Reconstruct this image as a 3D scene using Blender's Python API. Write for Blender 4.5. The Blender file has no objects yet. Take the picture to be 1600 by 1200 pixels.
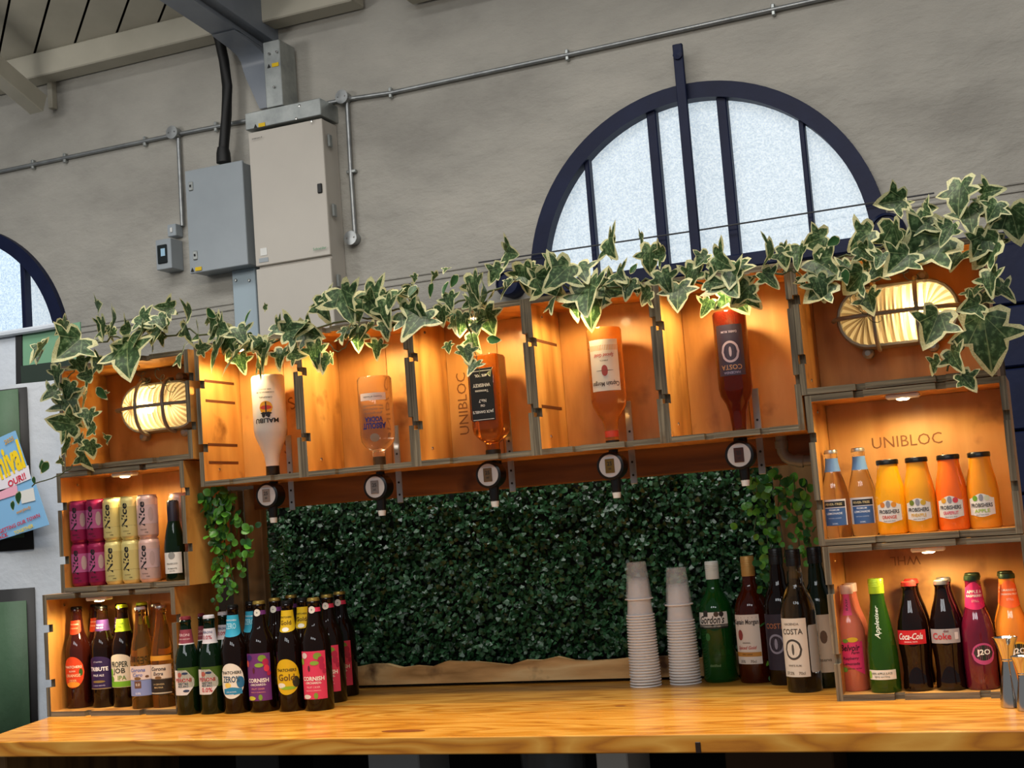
import bpy, bmesh, math, random
from mathutils import Vector, Matrix
random.seed(11)
S = bpy.context.scene
C = S.collection
PI = math.pi
# ------------------------------------------------------------------ camera
CAM_Z = 1.369                     # eye height; the bar top is at 0.95
YAW, PIT, ROL, FPX = math.radians(-21.86067525), math.radians(5.63510965), math.radians(-4.36445634), 2106.37
fwd = Vector((math.sin(YAW)*math.cos(PIT), math.cos(YAW)*math.cos(PIT), math.sin(PIT)))
rgt = Vector((math.cos(YAW), -math.sin(YAW), 0)); upv = rgt.cross(fwd)
r2 = rgt*math.cos(ROL) + upv*math.sin(ROL); u2 = -rgt*math.sin(ROL) + upv*math.cos(ROL)
cd = bpy.data.cameras.new('camera'); cam = bpy.data.objects.new('camera', cd); C.objects.link(cam)
cd.sensor_width = 36; cd.lens = 36*FPX/1600; cd.clip_end = 60
cam.matrix_world = Matrix(((r2.x, u2.x, -fwd.x, 0), (r2.y, u2.y, -fwd.y, 0), (r2.z, u2.z, -fwd.z, CAM_Z), (0, 0, 0, 1)))
S.camera = cam
# ------------------------------------------------------------------ world and hall light
W = bpy.data.worlds.new('hall'); S.world = W; W.use_nodes = True
W.node_tree.nodes['Background'].inputs[0].default_value = (0.94, 0.97, 1.0, 1)
W.node_tree.nodes['Background'].inputs[1].default_value = 0.22
def area(name, loc, tgt, sx, sy, power, col):
    l = bpy.data.lights.new(name, 'AREA'); l.shape = 'RECTANGLE'; l.size = sx; l.size_y = sy; l.energy = power; l.color = col
    o = bpy.data.objects.new(name, l); C.objects.link(o); o.location = loc
    o.rotation_euler = (Vector(tgt)-Vector(loc)).to_track_quat('-Z', 'Y').to_euler(); return o
area('hall_roof_light', (-2.0, 1.5, 6.2), (-2.0, 5.0, 2.4), 7.0, 2.0, 345, (1.0, 0.985, 0.955))
for k_, x_ in enumerate((-2.6, -.6, 1.4)): area('opposite_hall_window', (x_, -4.0, 4.9), (x_*.3-1.0, 3.0, 1.2), 1.3, .75, 36, (.95, .98, 1.0))
area('roof_bounce_fill', (-4.6, 2.2, 3.1), (-4.4, 4.6, 4.4), .8, .5, 26, (1.0, .97, .92))  # added fill standing in for floor bounce on the roof boards
area('hall_strip_lamp', (-1.1, 1.9, 3.5), (-1.1, 2.65, 0.9), 2.6, 0.14, 42, (1.0, 0.82, 0.58))
S.view_settings.view_transform = 'Standard'; S.view_settings.look = 'None'
S.view_settings.exposure = 0.0; S.view_settings.gamma = 1.0; S.view_settings.use_curve_mapping = False
S.cycles.transparent_max_bounces = 28

def at(px, py, Y):                # photo pixel -> point on the plane y = Y
    d = r2*((px-800)/FPX) - u2*((py-600)/FPX) + fwd
    d = d*(Y/d.y); return Vector((d.x, d.y, d.z+CAM_Z))
def atz(px, py, z):               # photo pixel -> point on the plane z
    d = r2*((px-800)/FPX) - u2*((py-600)/FPX) + fwd
    d = d*((z-CAM_Z)/d.z); return Vector((d.x, d.y, z))
# ------------------------------------------------------------------ materials
def lin(c):
    if isinstance(c, str):
        c = [int(c[i:i+2], 16)/255 for i in (0, 2, 4)]
    return tuple((v/12.92 if v <= .04045 else ((v+.055)/1.055)**2.4) for v in c)
MATS = {}
def mat(name, col='808080', rough=.5, metal=0, trans=0, ior=1.45, alpha=1, emit=0, coat=0, spec=.5, sss=0):
    if name in MATS: return MATS[name]
    m = bpy.data.materials.new(name); m.use_nodes = True; b = m.node_tree.nodes['Principled BSDF']
    c = lin(col)+(1,)
    b.inputs['Base Color'].default_value = c; b.inputs['Roughness'].default_value = rough; b.inputs['Metallic'].default_value = metal
    b.inputs['Transmission Weight'].default_value = trans; b.inputs['IOR'].default_value = ior; b.inputs['Alpha'].default_value = alpha
    b.inputs['Coat Weight'].default_value = coat; b.inputs['Specular IOR Level'].default_value = spec
    if sss: b.inputs['Subsurface Weight'].default_value = sss; b.inputs['Subsurface Radius'].default_value = (.02, .012, .006)
    if emit: b.inputs['Emission Color'].default_value = c; b.inputs['Emission Strength'].default_value = emit
    MATS[name] = m; return m
def nd(m, t, **kw):
    n = m.node_tree.nodes.new(t)
    for k, v in kw.items():
        if k in n.inputs: n.inputs[k].default_value = v
        else: setattr(n, k, v)
    return n
def lk(m, a, b): m.node_tree.links.new(a, b)
def ramp(m, fac, stops):
    r = nd(m, 'ShaderNodeValToRGB'); e = r.color_ramp.elements
    while len(e) < len(stops): e.new(.5)
    for i, (p, c) in enumerate(stops): e[i].position = p; e[i].color = lin(c)+(1,)
    lk(m, fac, r.inputs[0]); return r.outputs[0]
def wood(name, stops, scale, ring=14, dist=5, rough=.5, coat=0, bump=.15, spots=None, spec=.5):
    """grain running along the axis with the smallest scale; object coordinates plus a per-object offset"""
    m = mat(name, rough=rough, coat=coat, spec=spec); b = m.node_tree.nodes['Principled BSDF']
    tc = nd(m, 'ShaderNodeTexCoord'); oi = nd(m, 'ShaderNodeObjectInfo')
    ad = nd(m, 'ShaderNodeVectorMath', operation='MULTIPLY_ADD'); ad.inputs[1].default_value = (7.3, 3.1, 5.7)
    cb = nd(m, 'ShaderNodeCombineXYZ')
    for i in range(3): lk(m, oi.outputs['Random'], cb.inputs[i])
    lk(m, cb.outputs[0], ad.inputs[0]); lk(m, tc.outputs['Object'], ad.inputs[2])
    mp = nd(m, 'ShaderNodeMapping'); mp.inputs['Scale'].default_value = scale; lk(m, ad.outputs[0], mp.inputs[0])
    n1 = nd(m, 'ShaderNodeTexNoise', Scale=1.0, Detail=3.0); lk(m, mp.outputs[0], n1.inputs['Vector'])
    mu = nd(m, 'ShaderNodeMath', operation='MULTIPLY'); mu.inputs[1].default_value = ring; lk(m, n1.outputs[0], mu.inputs[0])
    fr = nd(m, 'ShaderNodeMath', operation='PINGPONG'); fr.inputs[1].default_value = 1; lk(m, mu.outputs[0], fr.inputs[0])
    n2 = nd(m, 'ShaderNodeTexNoise', Scale=dist, Detail=5.0, Roughness=.65); lk(m, mp.outputs[0], n2.inputs['Vector'])
    mx = nd(m, 'ShaderNodeMath', operation='MULTIPLY_ADD'); mx.inputs[1].default_value = .5
    m2 = nd(m, 'ShaderNodeMath', operation='MULTIPLY'); m2.inputs[1].default_value = .5; lk(m, n2.outputs[0], m2.inputs[0])
    lk(m, fr.outputs[0], mx.inputs[0]); lk(m, m2.outputs[0], mx.inputs[2])
    col = ramp(m, mx.outputs[0], stops)
    if spots:
        n3 = nd(m, 'ShaderNodeTexNoise', Scale=spots[0], Detail=4.0); lk(m, ad.outputs[0], n3.inputs['Vector'])
        f = ramp(m, n3.outputs[0], [(spots[1], '000000'), (spots[1]+.12, 'ffffff')])
        x = nd(m, 'ShaderNodeMix', data_type='RGBA'); lk(m, f, x.inputs[0]); lk(m, col, x.inputs[6]); x.inputs[7].default_value = lin(spots[2])+(1,)
        col = x.outputs[2]
    lk(m, col, b.inputs['Base Color'])
    if bump:
        bp = nd(m, 'ShaderNodeBump', Strength=bump, Distance=.002); lk(m, mx.outputs[0], bp.inputs['Height']); lk(m, bp.outputs[0], b.inputs['Normal'])
    return m
def noisy(name, stops, scale, rough=.6, bump=0, bscale=30, bdist=.005, metal=0, vec=(1, 1, 1), coat=0):
    m = mat(name, rough=rough, metal=metal, coat=coat); b = m.node_tree.nodes['Principled BSDF']
    tc = nd(m, 'ShaderNodeTexCoord'); mp = nd(m, 'ShaderNodeMapping'); mp.inputs['Scale'].default_value = vec; lk(m, tc.outputs['Object'], mp.inputs[0])
    n1 = nd(m, 'ShaderNodeTexNoise', Scale=scale, Detail=6.0, Roughness=.6); lk(m, mp.outputs[0], n1.inputs['Vector'])
    lk(m, ramp(m, n1.outputs[0], stops), b.inputs['Base Color'])
    if bump:
        n2 = nd(m, 'ShaderNodeTexNoise', Scale=bscale, Detail=7.0, Roughness=.6); lk(m, mp.outputs[0], n2.inputs['Vector'])
        bp = nd(m, 'ShaderNodeBump', Strength=bump, Distance=bdist); lk(m, n2.outputs[0], bp.inputs['Height']); lk(m, bp.outputs[0], b.inputs['Normal'])
    return m
PLY = wood('plywood_varnished', [(.15, '9c642a'), (.5, 'c98f47'), (.85, 'dca75c')], (6, 6, 1.2), 8, 5, .42, .15, .1, (9, .6, '875322'))
PLYB = wood('plywood_back', [(.15, '9a632c'), (.5, 'c08644'), (.85, 'd29d58')], (5, 5, 1.0), 7, 4, .5, .05, .1, (8, .6, '86552a'))
EST = [(.1, '332c22'), (.5, '655b4a'), (.9, '8c8069')]
EDGE = wood('plywood_edge_upright', EST, (190, 8, 5), 3, 3, .8, 0, .5, (14, .62, '5a452c'))
EDGEH = wood('plywood_edge_flat', EST, (5, 8, 190), 3, 3, .8, 0, .5, (14, .62, '5a452c'))
TOPW = wood('bar_top_pine', [(.1, '9a5412'), (.4, 'cc8425'), (.8, 'e3a648')], (1.1, 5.5, 5.5), 30, 6, .34, .25, .08, (2.4, .68, '9c5216'))
TOPB = wood('bar_top_pine_back', [(.1, '875418'), (.45, 'b98330'), (.85, 'cf9f4c')], (1.1, 5.5, 5.5), 26, 6, .36, .2, .08, (2.4, .7, '7c4a1a'))
BEAM = wood('brown_timber', [(.15, '4e2f17'), (.5, '74491f'), (.9, '8c5c2c')], (1.0, 9, 9), 8, 5, .6, 0, .2, (5, .66, '3b2210'))
LIVE = wood('live_edge_timber', [(.1, '86602f'), (.5, 'cda066'), (.9, 'e6c890')], (1.6, 9, 9), 9, 5, .6, 0, .3, (9, .58, '4a2f1a'))
POST = wood('pallet_timber', [(.15, '5d4426'), (.5, '8a673c'), (.9, 'a17c4e')], (9, 9, 1.0), 8, 5, .7, 0, .25)
PLASTER = noisy('painted_plaster', [(.3, '8e8b84'), (.5, 'a29f97'), (.7, 'b0aca3')], 1.3, .75, .75, 5, .03, vec=(1, 1, 1.8))
PAINTW = noisy('painted_boards', [(.3, 'a09b8c'), (.7, 'b8b3a3')], 2, .6, .2, 20)
STEELP = noisy('grey_painted_steel', [(.3, '727984'), (.7, '858c96')], 3, .35)
GALV = noisy('galvanised_steel', [(.3, '8d9292'), (.7, 'b9bdba')], 9, .38, 0, metal=.75)
CONDUIT = noisy('galvanised_conduit', [(.3, '85888a'), (.7, 'a5a8a8')], 12, .38, 0, metal=.7)
CABW = noisy('off_white_powder_coat', [(.3, 'b5afa6'), (.7, 'beb8ae')], 2, .45)
CABG = noisy('light_grey_powder_coat', [(.3, '8c949a'), (.7, '9aa2a8')], 2, .4)
NAVY = noisy('navy_gloss_paint', [(.3, '0b1330'), (.7, '121c3c')], 6, .5, .15, 40); NAVY.node_tree.nodes['Principled BSDF'].inputs['Specular IOR Level'].default_value = .25
BLACKP = mat('black_plastic', '0d0d0e', .38)
RUBBER = mat('black_rubber', '0c0c0d', .55)
WHITEP = mat('white_plastic', 'd8d8d4', .4)
LBLW = mat('white_label_paper', 'dedad2', .6)
INK = mat('black_ink', '121214', .6)
CHROME = mat('polished_steel', 'c8c6c2', .12, 1)
ALU = noisy('aluminium_strip', [(.3, '9a9c9e'), (.7, 'b7b9ba')], 14, .35, 0, metal=.8)
YEL = mat('warning_yellow', 'd8b400', .5)
# ------------------------------------------------------------------ mesh helpers
class MB:
    def __init__(s): s.v = []; s.f = []; s.m = []; s.sm = []
    def add(s, v, f, m=0, smooth=False):
        o = len(s.v); s.v += [tuple(p) for p in v]; s.f += [tuple(i+o for i in q) for q in f]
        s.m += ([m]*len(f) if isinstance(m, int) else list(m)); s.sm += [smooth]*len(f); return s
    def box(s, c, d, m=0, bev=0, rot=None):
        bm = bmesh.new(); bmesh.ops.create_cube(bm, size=1); bmesh.ops.scale(bm, vec=d, verts=bm.verts)
        if bev: bmesh.ops.bevel(bm, geom=bm.edges[:], offset=bev, segments=1, affect='EDGES', profile=.5)
        if rot is not None: bmesh.ops.rotate(bm, cent=(0, 0, 0), matrix=rot, verts=bm.verts)
        bmesh.ops.translate(bm, vec=c, verts=bm.verts); bm.verts.index_update()
        s.add([v.co[:] for v in bm.verts], [[v.index for v in f.verts] for f in bm.faces], m); bm.free(); return s
    def lathe(s, prof, n=28, m=0, c=(0, 0, 0), ax='z', sq=None):
        v = []; f = []
        for r, z in prof:
            for k in range(n):
                a = 2*PI*k/n; ca, sa = math.cos(a), math.sin(a); rr = r
                if sq and r > sq[0]:
                    p = sq[1]; rr = r/((abs(ca)**p+abs(sa)**p)**(1/p))
                v.append((rr*ca, rr*sa, z))
        for i in range(len(prof)-1):
            for k in range(n):
                a = i*n+k; b = i*n+(k+1) % n; f.append((a, b, b+n, a+n))
        if prof[0][0] > 1e-6: f.append(tuple(range(n))[::-1])
        if prof[-1][0] > 1e-6: f.append(tuple(range((len(prof)-1)*n, len(prof)*n)))
        if ax == 'y': v = [(x, -z, y) for x, y, z in v]      # axis pointing to -y (towards the viewer)
        if ax == 'x': v = [(z, x, y) for x, y, z in v]
        v = [(x+c[0], y+c[1], z+c[2]) for x, y, z in v]
        return s.add(v, f, m, True)
    def tube(s, pts, r, n=8, m=0, r1=None, cap=True):
        pts = [Vector(p) for p in pts]; v = []; f = []; N = len(pts); up = Vector((.13, .31, .94)).normalized()
        for i, p in enumerate(pts):
            t = (pts[min(i+1, N-1)]-pts[max(i-1, 0)]).normalized()
            if abs(t.dot(up)) > .95: up = Vector((.9, .3, .1)).normalized()
            a = t.cross(up).normalized(); b = a.cross(t).normalized()
            rr = r if r1 is None else r+(r1-r)*i/(N-1)
            for k in range(n): v.append(p+(a*math.cos(2*PI*k/n)+b*math.sin(2*PI*k/n))*rr)
        for i in range(N-1):
            for k in range(n): f.append((i*n+k, i*n+(k+1) % n, (i+1)*n+(k+1) % n, (i+1)*n+k))
        if cap: f.append(tuple(range(n))[::-1]); f.append(tuple(range((N-1)*n, N*n)))
        return s.add(v, f, m, True)
    def prism(s, poly, fn0, fn1, m=0):
        n = len(poly); v = [fn0(*p) for p in poly]+[fn1(*p) for p in poly]
        return s.add(v, [tuple(range(n))[::-1], tuple(range(n, 2*n))]+[(i, (i+1) % n, (i+1) % n+n, i+n) for i in range(n)], m)
    def mesh(s, name, mats):
        me = bpy.data.meshes.new(name); me.from_pydata(s.v, [], s.f)
        for m in (mats if isinstance(mats, (list, tuple)) else [mats]): me.materials.append(m)
        me.polygons.foreach_set('material_index', s.m); me.polygons.foreach_set('use_smooth', s.sm)
        bm = bmesh.new(); bm.from_mesh(me); bmesh.ops.recalc_face_normals(bm, faces=bm.faces); bm.to_mesh(me); bm.free()
        me.update(); return me
    def build(s, name, mats, parent=None, loc=None, rz=0, nosharp=False):
        me = s.mesh(name, mats)
        if any(s.sm) and not nosharp: me.set_sharp_from_angle(angle=math.radians(40))
        return put(name, me, parent, loc, rz)
def put(name, me, parent=None, loc=None, rz=0):
    o = bpy.data.objects.new(name, me); C.objects.link(o); o.parent = parent
    if loc is not None: o.location = loc
    o.rotation_euler = (0, 0, rz); return o
def tag(o, label=None, cat=None, group=None, kind=None):
    if label: o['label'] = label
    if cat: o['category'] = cat
    if group: o['group'] = group
    if kind: o['kind'] = kind
    return o
def root(name, loc, label, cat, group=None, rz=0):
    o = bpy.data.objects.new(name, None); C.objects.link(o); o.location = loc; o.rotation_euler = (0, 0, rz); o.empty_display_size = .05
    return tag(o, label, cat, group)
def copy_tree(o, parent=None):
    c = o.copy(); C.objects.link(c); c.parent = parent
    for ch in [k for k in C.objects if k.parent == o]: copy_tree(ch, c)
    return c
TXT = {}
def text2d(s, bold=0, shear=0):
    k = (s, bold, shear)
    if k in TXT: return TXT[k]
    cu = bpy.data.curves.new('lettering', 'FONT'); cu.body = s; cu.size = 1; cu.resolution_u = 2; cu.offset = bold; cu.shear = shear
    cu.fill_mode = 'FRONT'; ob = bpy.data.objects.new('lettering', cu); me = bpy.data.meshes.new_from_object(ob)
    v = [(p.co.x, p.co.y) for p in me.vertices]; f = [tuple(p.vertices) for p in me.polygons]
    bpy.data.objects.remove(ob); bpy.data.curves.remove(cu); bpy.data.meshes.remove(me)
    if v:
        x0 = min(p[0] for p in v); x1 = max(p[0] for p in v); y0 = min(p[1] for p in v); y1 = max(p[1] for p in v)
        v = [(p[0]-(x0+x1)/2, p[1]-(y0+y1)/2) for p in v]; w, h = x1-x0, y1-y0
    else: w = h = 1
    TXT[k] = (v, f, w, h); return TXT[k]
def flat_text(mb, s, width, fn, m=0, rot=0, bold=0.01, shear=0, height=None, cx=0, cy=0):
    """lettering of a given total width; fn maps (x, y) to 3-D"""
    v, f, w, h = text2d(s, bold, shear); kx = width/w; ky = height/h if height else kx
    cr, sr = math.cos(rot), math.sin(rot)
    mb.add([fn(cx+x*kx*cr-y*ky*sr, cy+x*kx*sr+y*ky*cr) for x, y in v], f, m)
# ------------------------------------------------------------------ the setting
YW = 5.5; ZC = .95; Y0 = 2.806
WIN = [(-1.302, .765), (-5.372, .765)]; WZ = 1.0+CAM_Z
def struct(o): return tag(o, kind='structure')
fl = MB(); fl.box((-2, 3, -.05), (14, 9, .1)); struct(fl.build('floor', noisy('concrete_floor', [(.3, '3a3835'), (.7, '4c4a46')], 3, .8)))
w = MB()
xs = [-9.0]
for cx, R in sorted(WIN): xs += [cx-R*math.cos(PI*k/40) for k in range(41)]
xs += [3.0]
top = 4.25
def arch(x):
    for cx, R in WIN:
        if abs(x-cx) <= R+1e-6: return WZ+math.sqrt(max(0, R*R-(x-cx)**2))
    return None
for a, b in zip(xs, xs[1:]):
    mid = arch((a+b)/2)
    if mid is None:
        w.add([(a, YW, 0), (b, YW, 0), (b, YW, top), (a, YW, top)], [(0, 1, 2, 3)])
    else:
        w.add([(a, YW, 0), (b, YW, 0), (b, YW, WZ), (a, YW, WZ)], [(0, 1, 2, 3)])
        za, zb = arch(a), arch(b)
        w.add([(a, YW, za), (b, YW, zb), (b, YW, top), (a, YW, top)], [(0, 1, 2, 3)])
        w.add([(a, YW, za), (b, YW, zb), (b, YW+.25, zb), (a, YW+.25, za)], [(0, 1, 2, 3)])
wm = w.build('wall_back', PLASTER); struct(wm)
GLASS = mat('frosted_pebble_glass', 'c9dcea', .35)
g = GLASS; b = g.node_tree.nodes['Principled BSDF']; tc = nd(g, 'ShaderNodeTexCoord'); vo = nd(g, 'ShaderNodeTexNoise', Scale=150.0, Detail=2.0)
lk(g, tc.outputs['Object'], vo.inputs['Vector']); cr = ramp(g, vo.outputs[0], [(.3, 'aebfcb'), (.5, 'c8d6df'), (.72, 'e4edf2')]); lk(g, cr, b.inputs['Emission Color'])
b.inputs['Emission Strength'].default_value = .82; b.inputs['Base Color'].default_value = (.3, .35, .4, 1)
bp = nd(g, 'ShaderNodeBump', Strength=.6, Distance=.003); lk(g, vo.outputs[0], bp.inputs['Height']); lk(g, bp.outputs[0], b.inputs['Normal'])
def arch_window(name, cx, R, bars):
    r = bpy.data.objects.new(name, None); C.objects.link(r); r.location = (cx, YW, WZ); struct(r)
    m = MB(); n = 48; Ri = R-.068
    for k in range(n):
        a0, a1 = PI*k/n, PI*(k+1)/n
        q = [(math.cos(a)*rr, math.sin(a)*rr) for a, rr in ((a0, R), (a1, R), (a1, Ri), (a0, Ri))]
        m.prism(q, lambda x, z: (x, -.035, z), lambda x, z: (x, .05, z))
    m.box((0, .0, -.02), (2*R, .075, .06), bev=.006); m.build('window_frame', NAVY, r)
    zz = lambda x: math.sqrt(max(0, (Ri+.01)**2-x*x))
    ed = [-Ri]
    for x, wd in bars:
        q = MB(); h = zz(x); q.box((x, .01, h/2), (wd, .05, h), bev=.004); q.build('glazing_bar', NAVY, r); ed += [x-wd/2, x+wd/2]
    ed.append(Ri)
    for a, b_ in zip(ed[::2], ed[1::2]):
        N = 12; us = [a+(b_-a)*k/N for k in range(N+1)]
        pl = [(u, zz(u)) for u in us[::-1]]+[(a, 0), (b_, 0)]
        q = MB(); q.prism(pl, lambda x, z: (x, .03, z), lambda x, z: (x, .036, z)); q.build('pane', GLASS, r)
    return r
wn = arch_window('window_1', *WIN[0], [(-.472, .022), (-.165, .042), (.142, .042), (.462, .022)])
arch_window('window_2', *WIN[1], [(-.16, .042), (.15, .042), (.477, .03), (-.477, .03)])
q = MB(); q.box((-.01, -.065, .44), (.042, .02, .98), bev=.003); q.lathe([(.02, .0), (.02, .01), (0, .014)], 12, c=(-.01, -.075, .88), ax='y'); q.build('iron_strap', NAVY, wn)
# round navy bosses along the sill line
for x, z, r_, lab in [(-.54, 1.012, .07, 'navy round boss at the right foot of the arched window'), (-2.16, 1.02, .06, 'navy round boss left of the arched window foot'),
                  (-2.84, 1.03, .06, 'navy round boss on the wall below the tall meter cabinet'), (-4.6, 1.03, .07, 'navy round boss at the foot of the left arched window')]:
    m = MB(); m.lathe([(r_, 0), (r_, .07), (r_*.82, .085), (r_*.78, .075), (.0, .08)], 28, ax='y')
    tag(m.build('wall_boss', NAVY, None, (x, YW-.001, z+CAM_Z)), lab, 'wall boss', 'navy bosses on the wall')
# bead moulding on the wall, and a thin wire across the window
for i, (x0, x1) in enumerate([(-9, -6.14), (-4.605, -2.067), (-.537, 3)]):
    m = MB()
    for dz in (0, -.03): m.tube([(x0, YW-.002, 1.133+CAM_Z+dz), (x1, YW-.002, 1.133+CAM_Z+dz)], .006, 6)
    struct(m.build('trim_%d' % (i+1), PLASTER))
m = MB(); m.tube([(-2.3, YW-.055, 1.135+CAM_Z), (-1.3, YW-.06, 1.128+CAM_Z), (-.35, YW-.055, 1.133+CAM_Z)], .0035, 6)
tag(m.build('catenary_wire', mat('dark_wire', '3b3c40', .5)), 'thin dark wire stretched across the arched window', 'wire')
# navy boarded panel at the right
r = root('navy_door', (.15, YW-.001, 0), 'navy painted boarded door at the right edge', 'door')
for k in range(9):
    m = MB(); m.box((0, -.03, .12+k*.24+.11), (1.1, .03, .232), bev=.006); m.build('board', NAVY, r)
m = MB(); m.box((0, -.005, 1.16), (1.1, .01, 2.32)); m.build('backing', NAVY, r)
# wall plate, rafters, sloping boards
p0, p1 = at(0, 107, 5.44), at(0, 144, 5.44)
zt, zb_ = p0.z, p1.z
m = MB(); m.box((-5.3, 5.42, (zt+zb_)/2), (5.0, .12, zt-zb_), bev=.006); struct(m.build('trim_4', PAINTW))
q0 = at(600, 0, 5.44)
m = MB(); m.box((-.1, 5.42, at(445, 40, 5.44).z+.07), (4.9, .12, .2), bev=.006); struct(m.build('trim_5', PAINTW))
tp = math.radians(20); ydir = Vector((0, -math.cos(tp), math.sin(tp))); P0 = Vector((0, 5.36, zt+.01)); nrm = Vector((0, math.sin(tp), math.cos(tp)))
def onslope(px, py):
    d = r2*((px-800)/FPX) - u2*((py-600)/FPX) + fwd; o = Vector((0, 0, CAM_Z)); t = (P0-o).dot(nrm)/d.dot(nrm); return o+d*t
ceil = bpy.data.objects.new('ceiling', None); C.objects.link(ceil); ceil.location = P0; struct(ceil)
gaps = [((-57, 14), (-82, 130)), ((15, 0), (-2, 85)), ((77, 0), (58, 69)), ((139, 0), (114, 77)), ((201, 0), (178, 64)), ((259, 6), (242, 49)), ((318, -5), (300, 40))]
def ext(a, b):
    A, B = onslope(*a), onslope(*b); d = (B-A).normalized()
    k0 = (5.40-A.y)/d.y; k1 = (3.6-A.y)/d.y
    return A+d*k0, A+d*k1
lines = [ext(a, b) for a, b in gaps]
dl = lines[2][0]-lines[1][0]
for i in range(2): lines.insert(0, (lines[0][0]-dl, lines[0][1]-dl))
for i in range(9): lines.append((lines[-1][0]+dl, lines[-1][1]+dl))
for (a, b_), (c, d) in zip(lines, lines[1:]):
    e = (c-a).normalized()*.009
    m = MB(); pts = [a+e, b_+e, d-e, c-e]; m.add([p for p in pts]+[p+nrm*.022 for p in pts], [(0, 1, 2, 3), (7, 6, 5, 4), (0, 4, 5, 1), (1, 5, 6, 2), (2, 6, 7, 3), (3, 7, 4, 0)])
    o = m.build('ceiling_board', PAINTW, ceil); o.matrix_parent_inverse = Matrix.Translation(-P0)
m = MB(); a = P0+nrm*.03; m.add([a+Vector((-9, .1, 0)), a+Vector((3, .1, 0)), a+Vector((3, 0, 0))+ydir*2.4, a+Vector((-9, 0, 0))+ydir*2.4], [(0, 1, 2, 3)])
o = m.build('roof_deck', mat('dark_roof_felt', '17171a', .9), ceil); o.matrix_parent_inverse = Matrix.Translation(-P0)
RO = Matrix.Rotation(-tp, 3, 'X')
A = at(64, 100, 5.38)
m = MB(); m.box((0, -.8*math.cos(tp), .8*math.sin(tp)), (.085, 1.6, .1), rot=None, bev=.004)
m = MB(); m.box((0, -.8, 0), (.085, 1.6, .1), bev=.004, rot=RO); struct(m.build('trim_6', PAINTW, None, (A.x, 5.4, zt-.01)))
m = MB(); a, b_ = at(79, 125, 5.48), at(84, 170, 5.48); m.box(((a.x+b_.x)/2, 5.48, (a.z+b_.z)/2), (.03, .04, abs(a.z-b_.z)), bev=.003); struct(m.build('trim_7', PAINTW))
# steel roof beam with its curved bracket
r = root('roof_beam', (-3.4, YW, 0), 'grey steel roof beam with curved bracket reaching the wall', 'beam')
zw = 2.329+CAM_Z; sl = math.tan(math.radians(5))
def beamseg(x0, x1, z0, z1, name, L=2.6):
    m = MB(); v = [(x+3.4, y, z+(-y)*sl) for y in (0, -L) for x in (x0, x1) for z in (z0, z1)]
    m.add(v, [(0, 1, 3, 2), (4, 6, 7, 5), (0, 4, 5, 1), (2, 3, 7, 6), (0, 2, 6, 4), (1, 5, 7, 3)]); return m.build(name, STEELP, r)
beamseg(-3.468, -3.335, zw, zw+.018, 'lower_flange'); beamseg(-3.345, -3.285, zw+.03, zw+.36, 'beam_web'); beamseg(-3.42, -3.345, zw+.018, zw+.05, 'flange_rib')
sec = [(-.30, 2.349, -3.466, -3.338), (-.16, 2.328, -3.466, -3.338), (-.085, 2.312, -3.468, -3.335), (-.058, 2.29, -3.468, -3.332), (-.05, 2.255, -3.464, -3.33), (-.055, 2.2, -3.445, -3.325), (-.052, 2.15, -3.425, -3.32), (-.04, 2.085, -3.405, -3.31), (-.03, 2.05, -3.395, -3.305)]
m = MB(); N = len(sec)
for y, z, xl, xr in sec: m.v += [(xl+3.4, y, z+CAM_Z), (xr+3.4, y, z+CAM_Z), (xr+3.4, -.002, z+CAM_Z+.0), (xl+3.4, -.002, z+CAM_Z)]
for i in range(N-1):
    for k in range(4): q = (k+1) % 4; m.f.append((4*i+k, 4*i+q, 4*i+4+q, 4*i+4+k)); m.m.append(0); m.sm.append(True)
m.f.append((0, 1, 2, 3)); m.f.append((4*N-4, 4*N-3, 4*N-2, 4*N-1)); m.m += [0, 0]; m.sm += [False, False]
m.build('bracket', STEELP, r)
# ------------------------------------------------------------------ electrics on the wall
def px_box(name, tl, br, Yf, Yb, mtl, parent=None, bev=.004):
    a, b_ = at(*tl, Yf), at(*br, Yf); m = MB(); c = Vector(((a.x+b_.x)/2, (Yf+Yb)/2, (a.z+b_.z)/2))
    m.box((0, 0, 0), (abs(b_.x-a.x), Yb-Yf, abs(a.z-b_.z)), bev=bev)
    o = m.build(name, mtl, parent); o.location = c-(parent.location if parent else Vector((0, 0, 0))); return o
YF = YW-.15
a, b_ = at(388, 206, YF), at(503, 186, YF); cxm = (a.x+b_.x)/2; cw = b_.x-a.x; ctop = (a.z+b_.z)/2; seam = at(460, 409, YF).z
r = root('meter_cabinet', (cxm, YW-.003, 1.6), 'tall off-white electrical cabinet on the back wall', 'cabinet')
def lb(name, c, d, mtl, par, bev=.003): m = MB(); m.box(c, d, bev=bev); return m.build(name, mtl, par)
hz = ctop-1.6; sz = seam-1.6
lb('case', (0, -.065, hz/2), (cw-.01, .13, hz), CABW, r, .004)
d1 = lb('door', (0, -.14, (hz+sz)/2+.002), (cw, .02, hz-sz-.008), CABW, r)
lb('door', (0, -.14, sz/2-.004), (cw, .02, sz-.008), CABW, r)
lk_ = at(499, 294, YF-.01); lb('latch', (lk_.x-cxm, -.153, lk_.z-1.6), (.024, .01, .045), BLACKP, d1)
c1 = at(411, 393, YF-.01); lb('notice', (c1.x-cxm, -.151, c1.z-1.6), (.035, .003, .035), WHITEP, d1, 0)
c1 = at(411, 406, YF-.01); lb('notice', (c1.x-cxm, -.151, c1.z-1.6), (.05, .003, .02), CABG, d1, 0)
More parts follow.
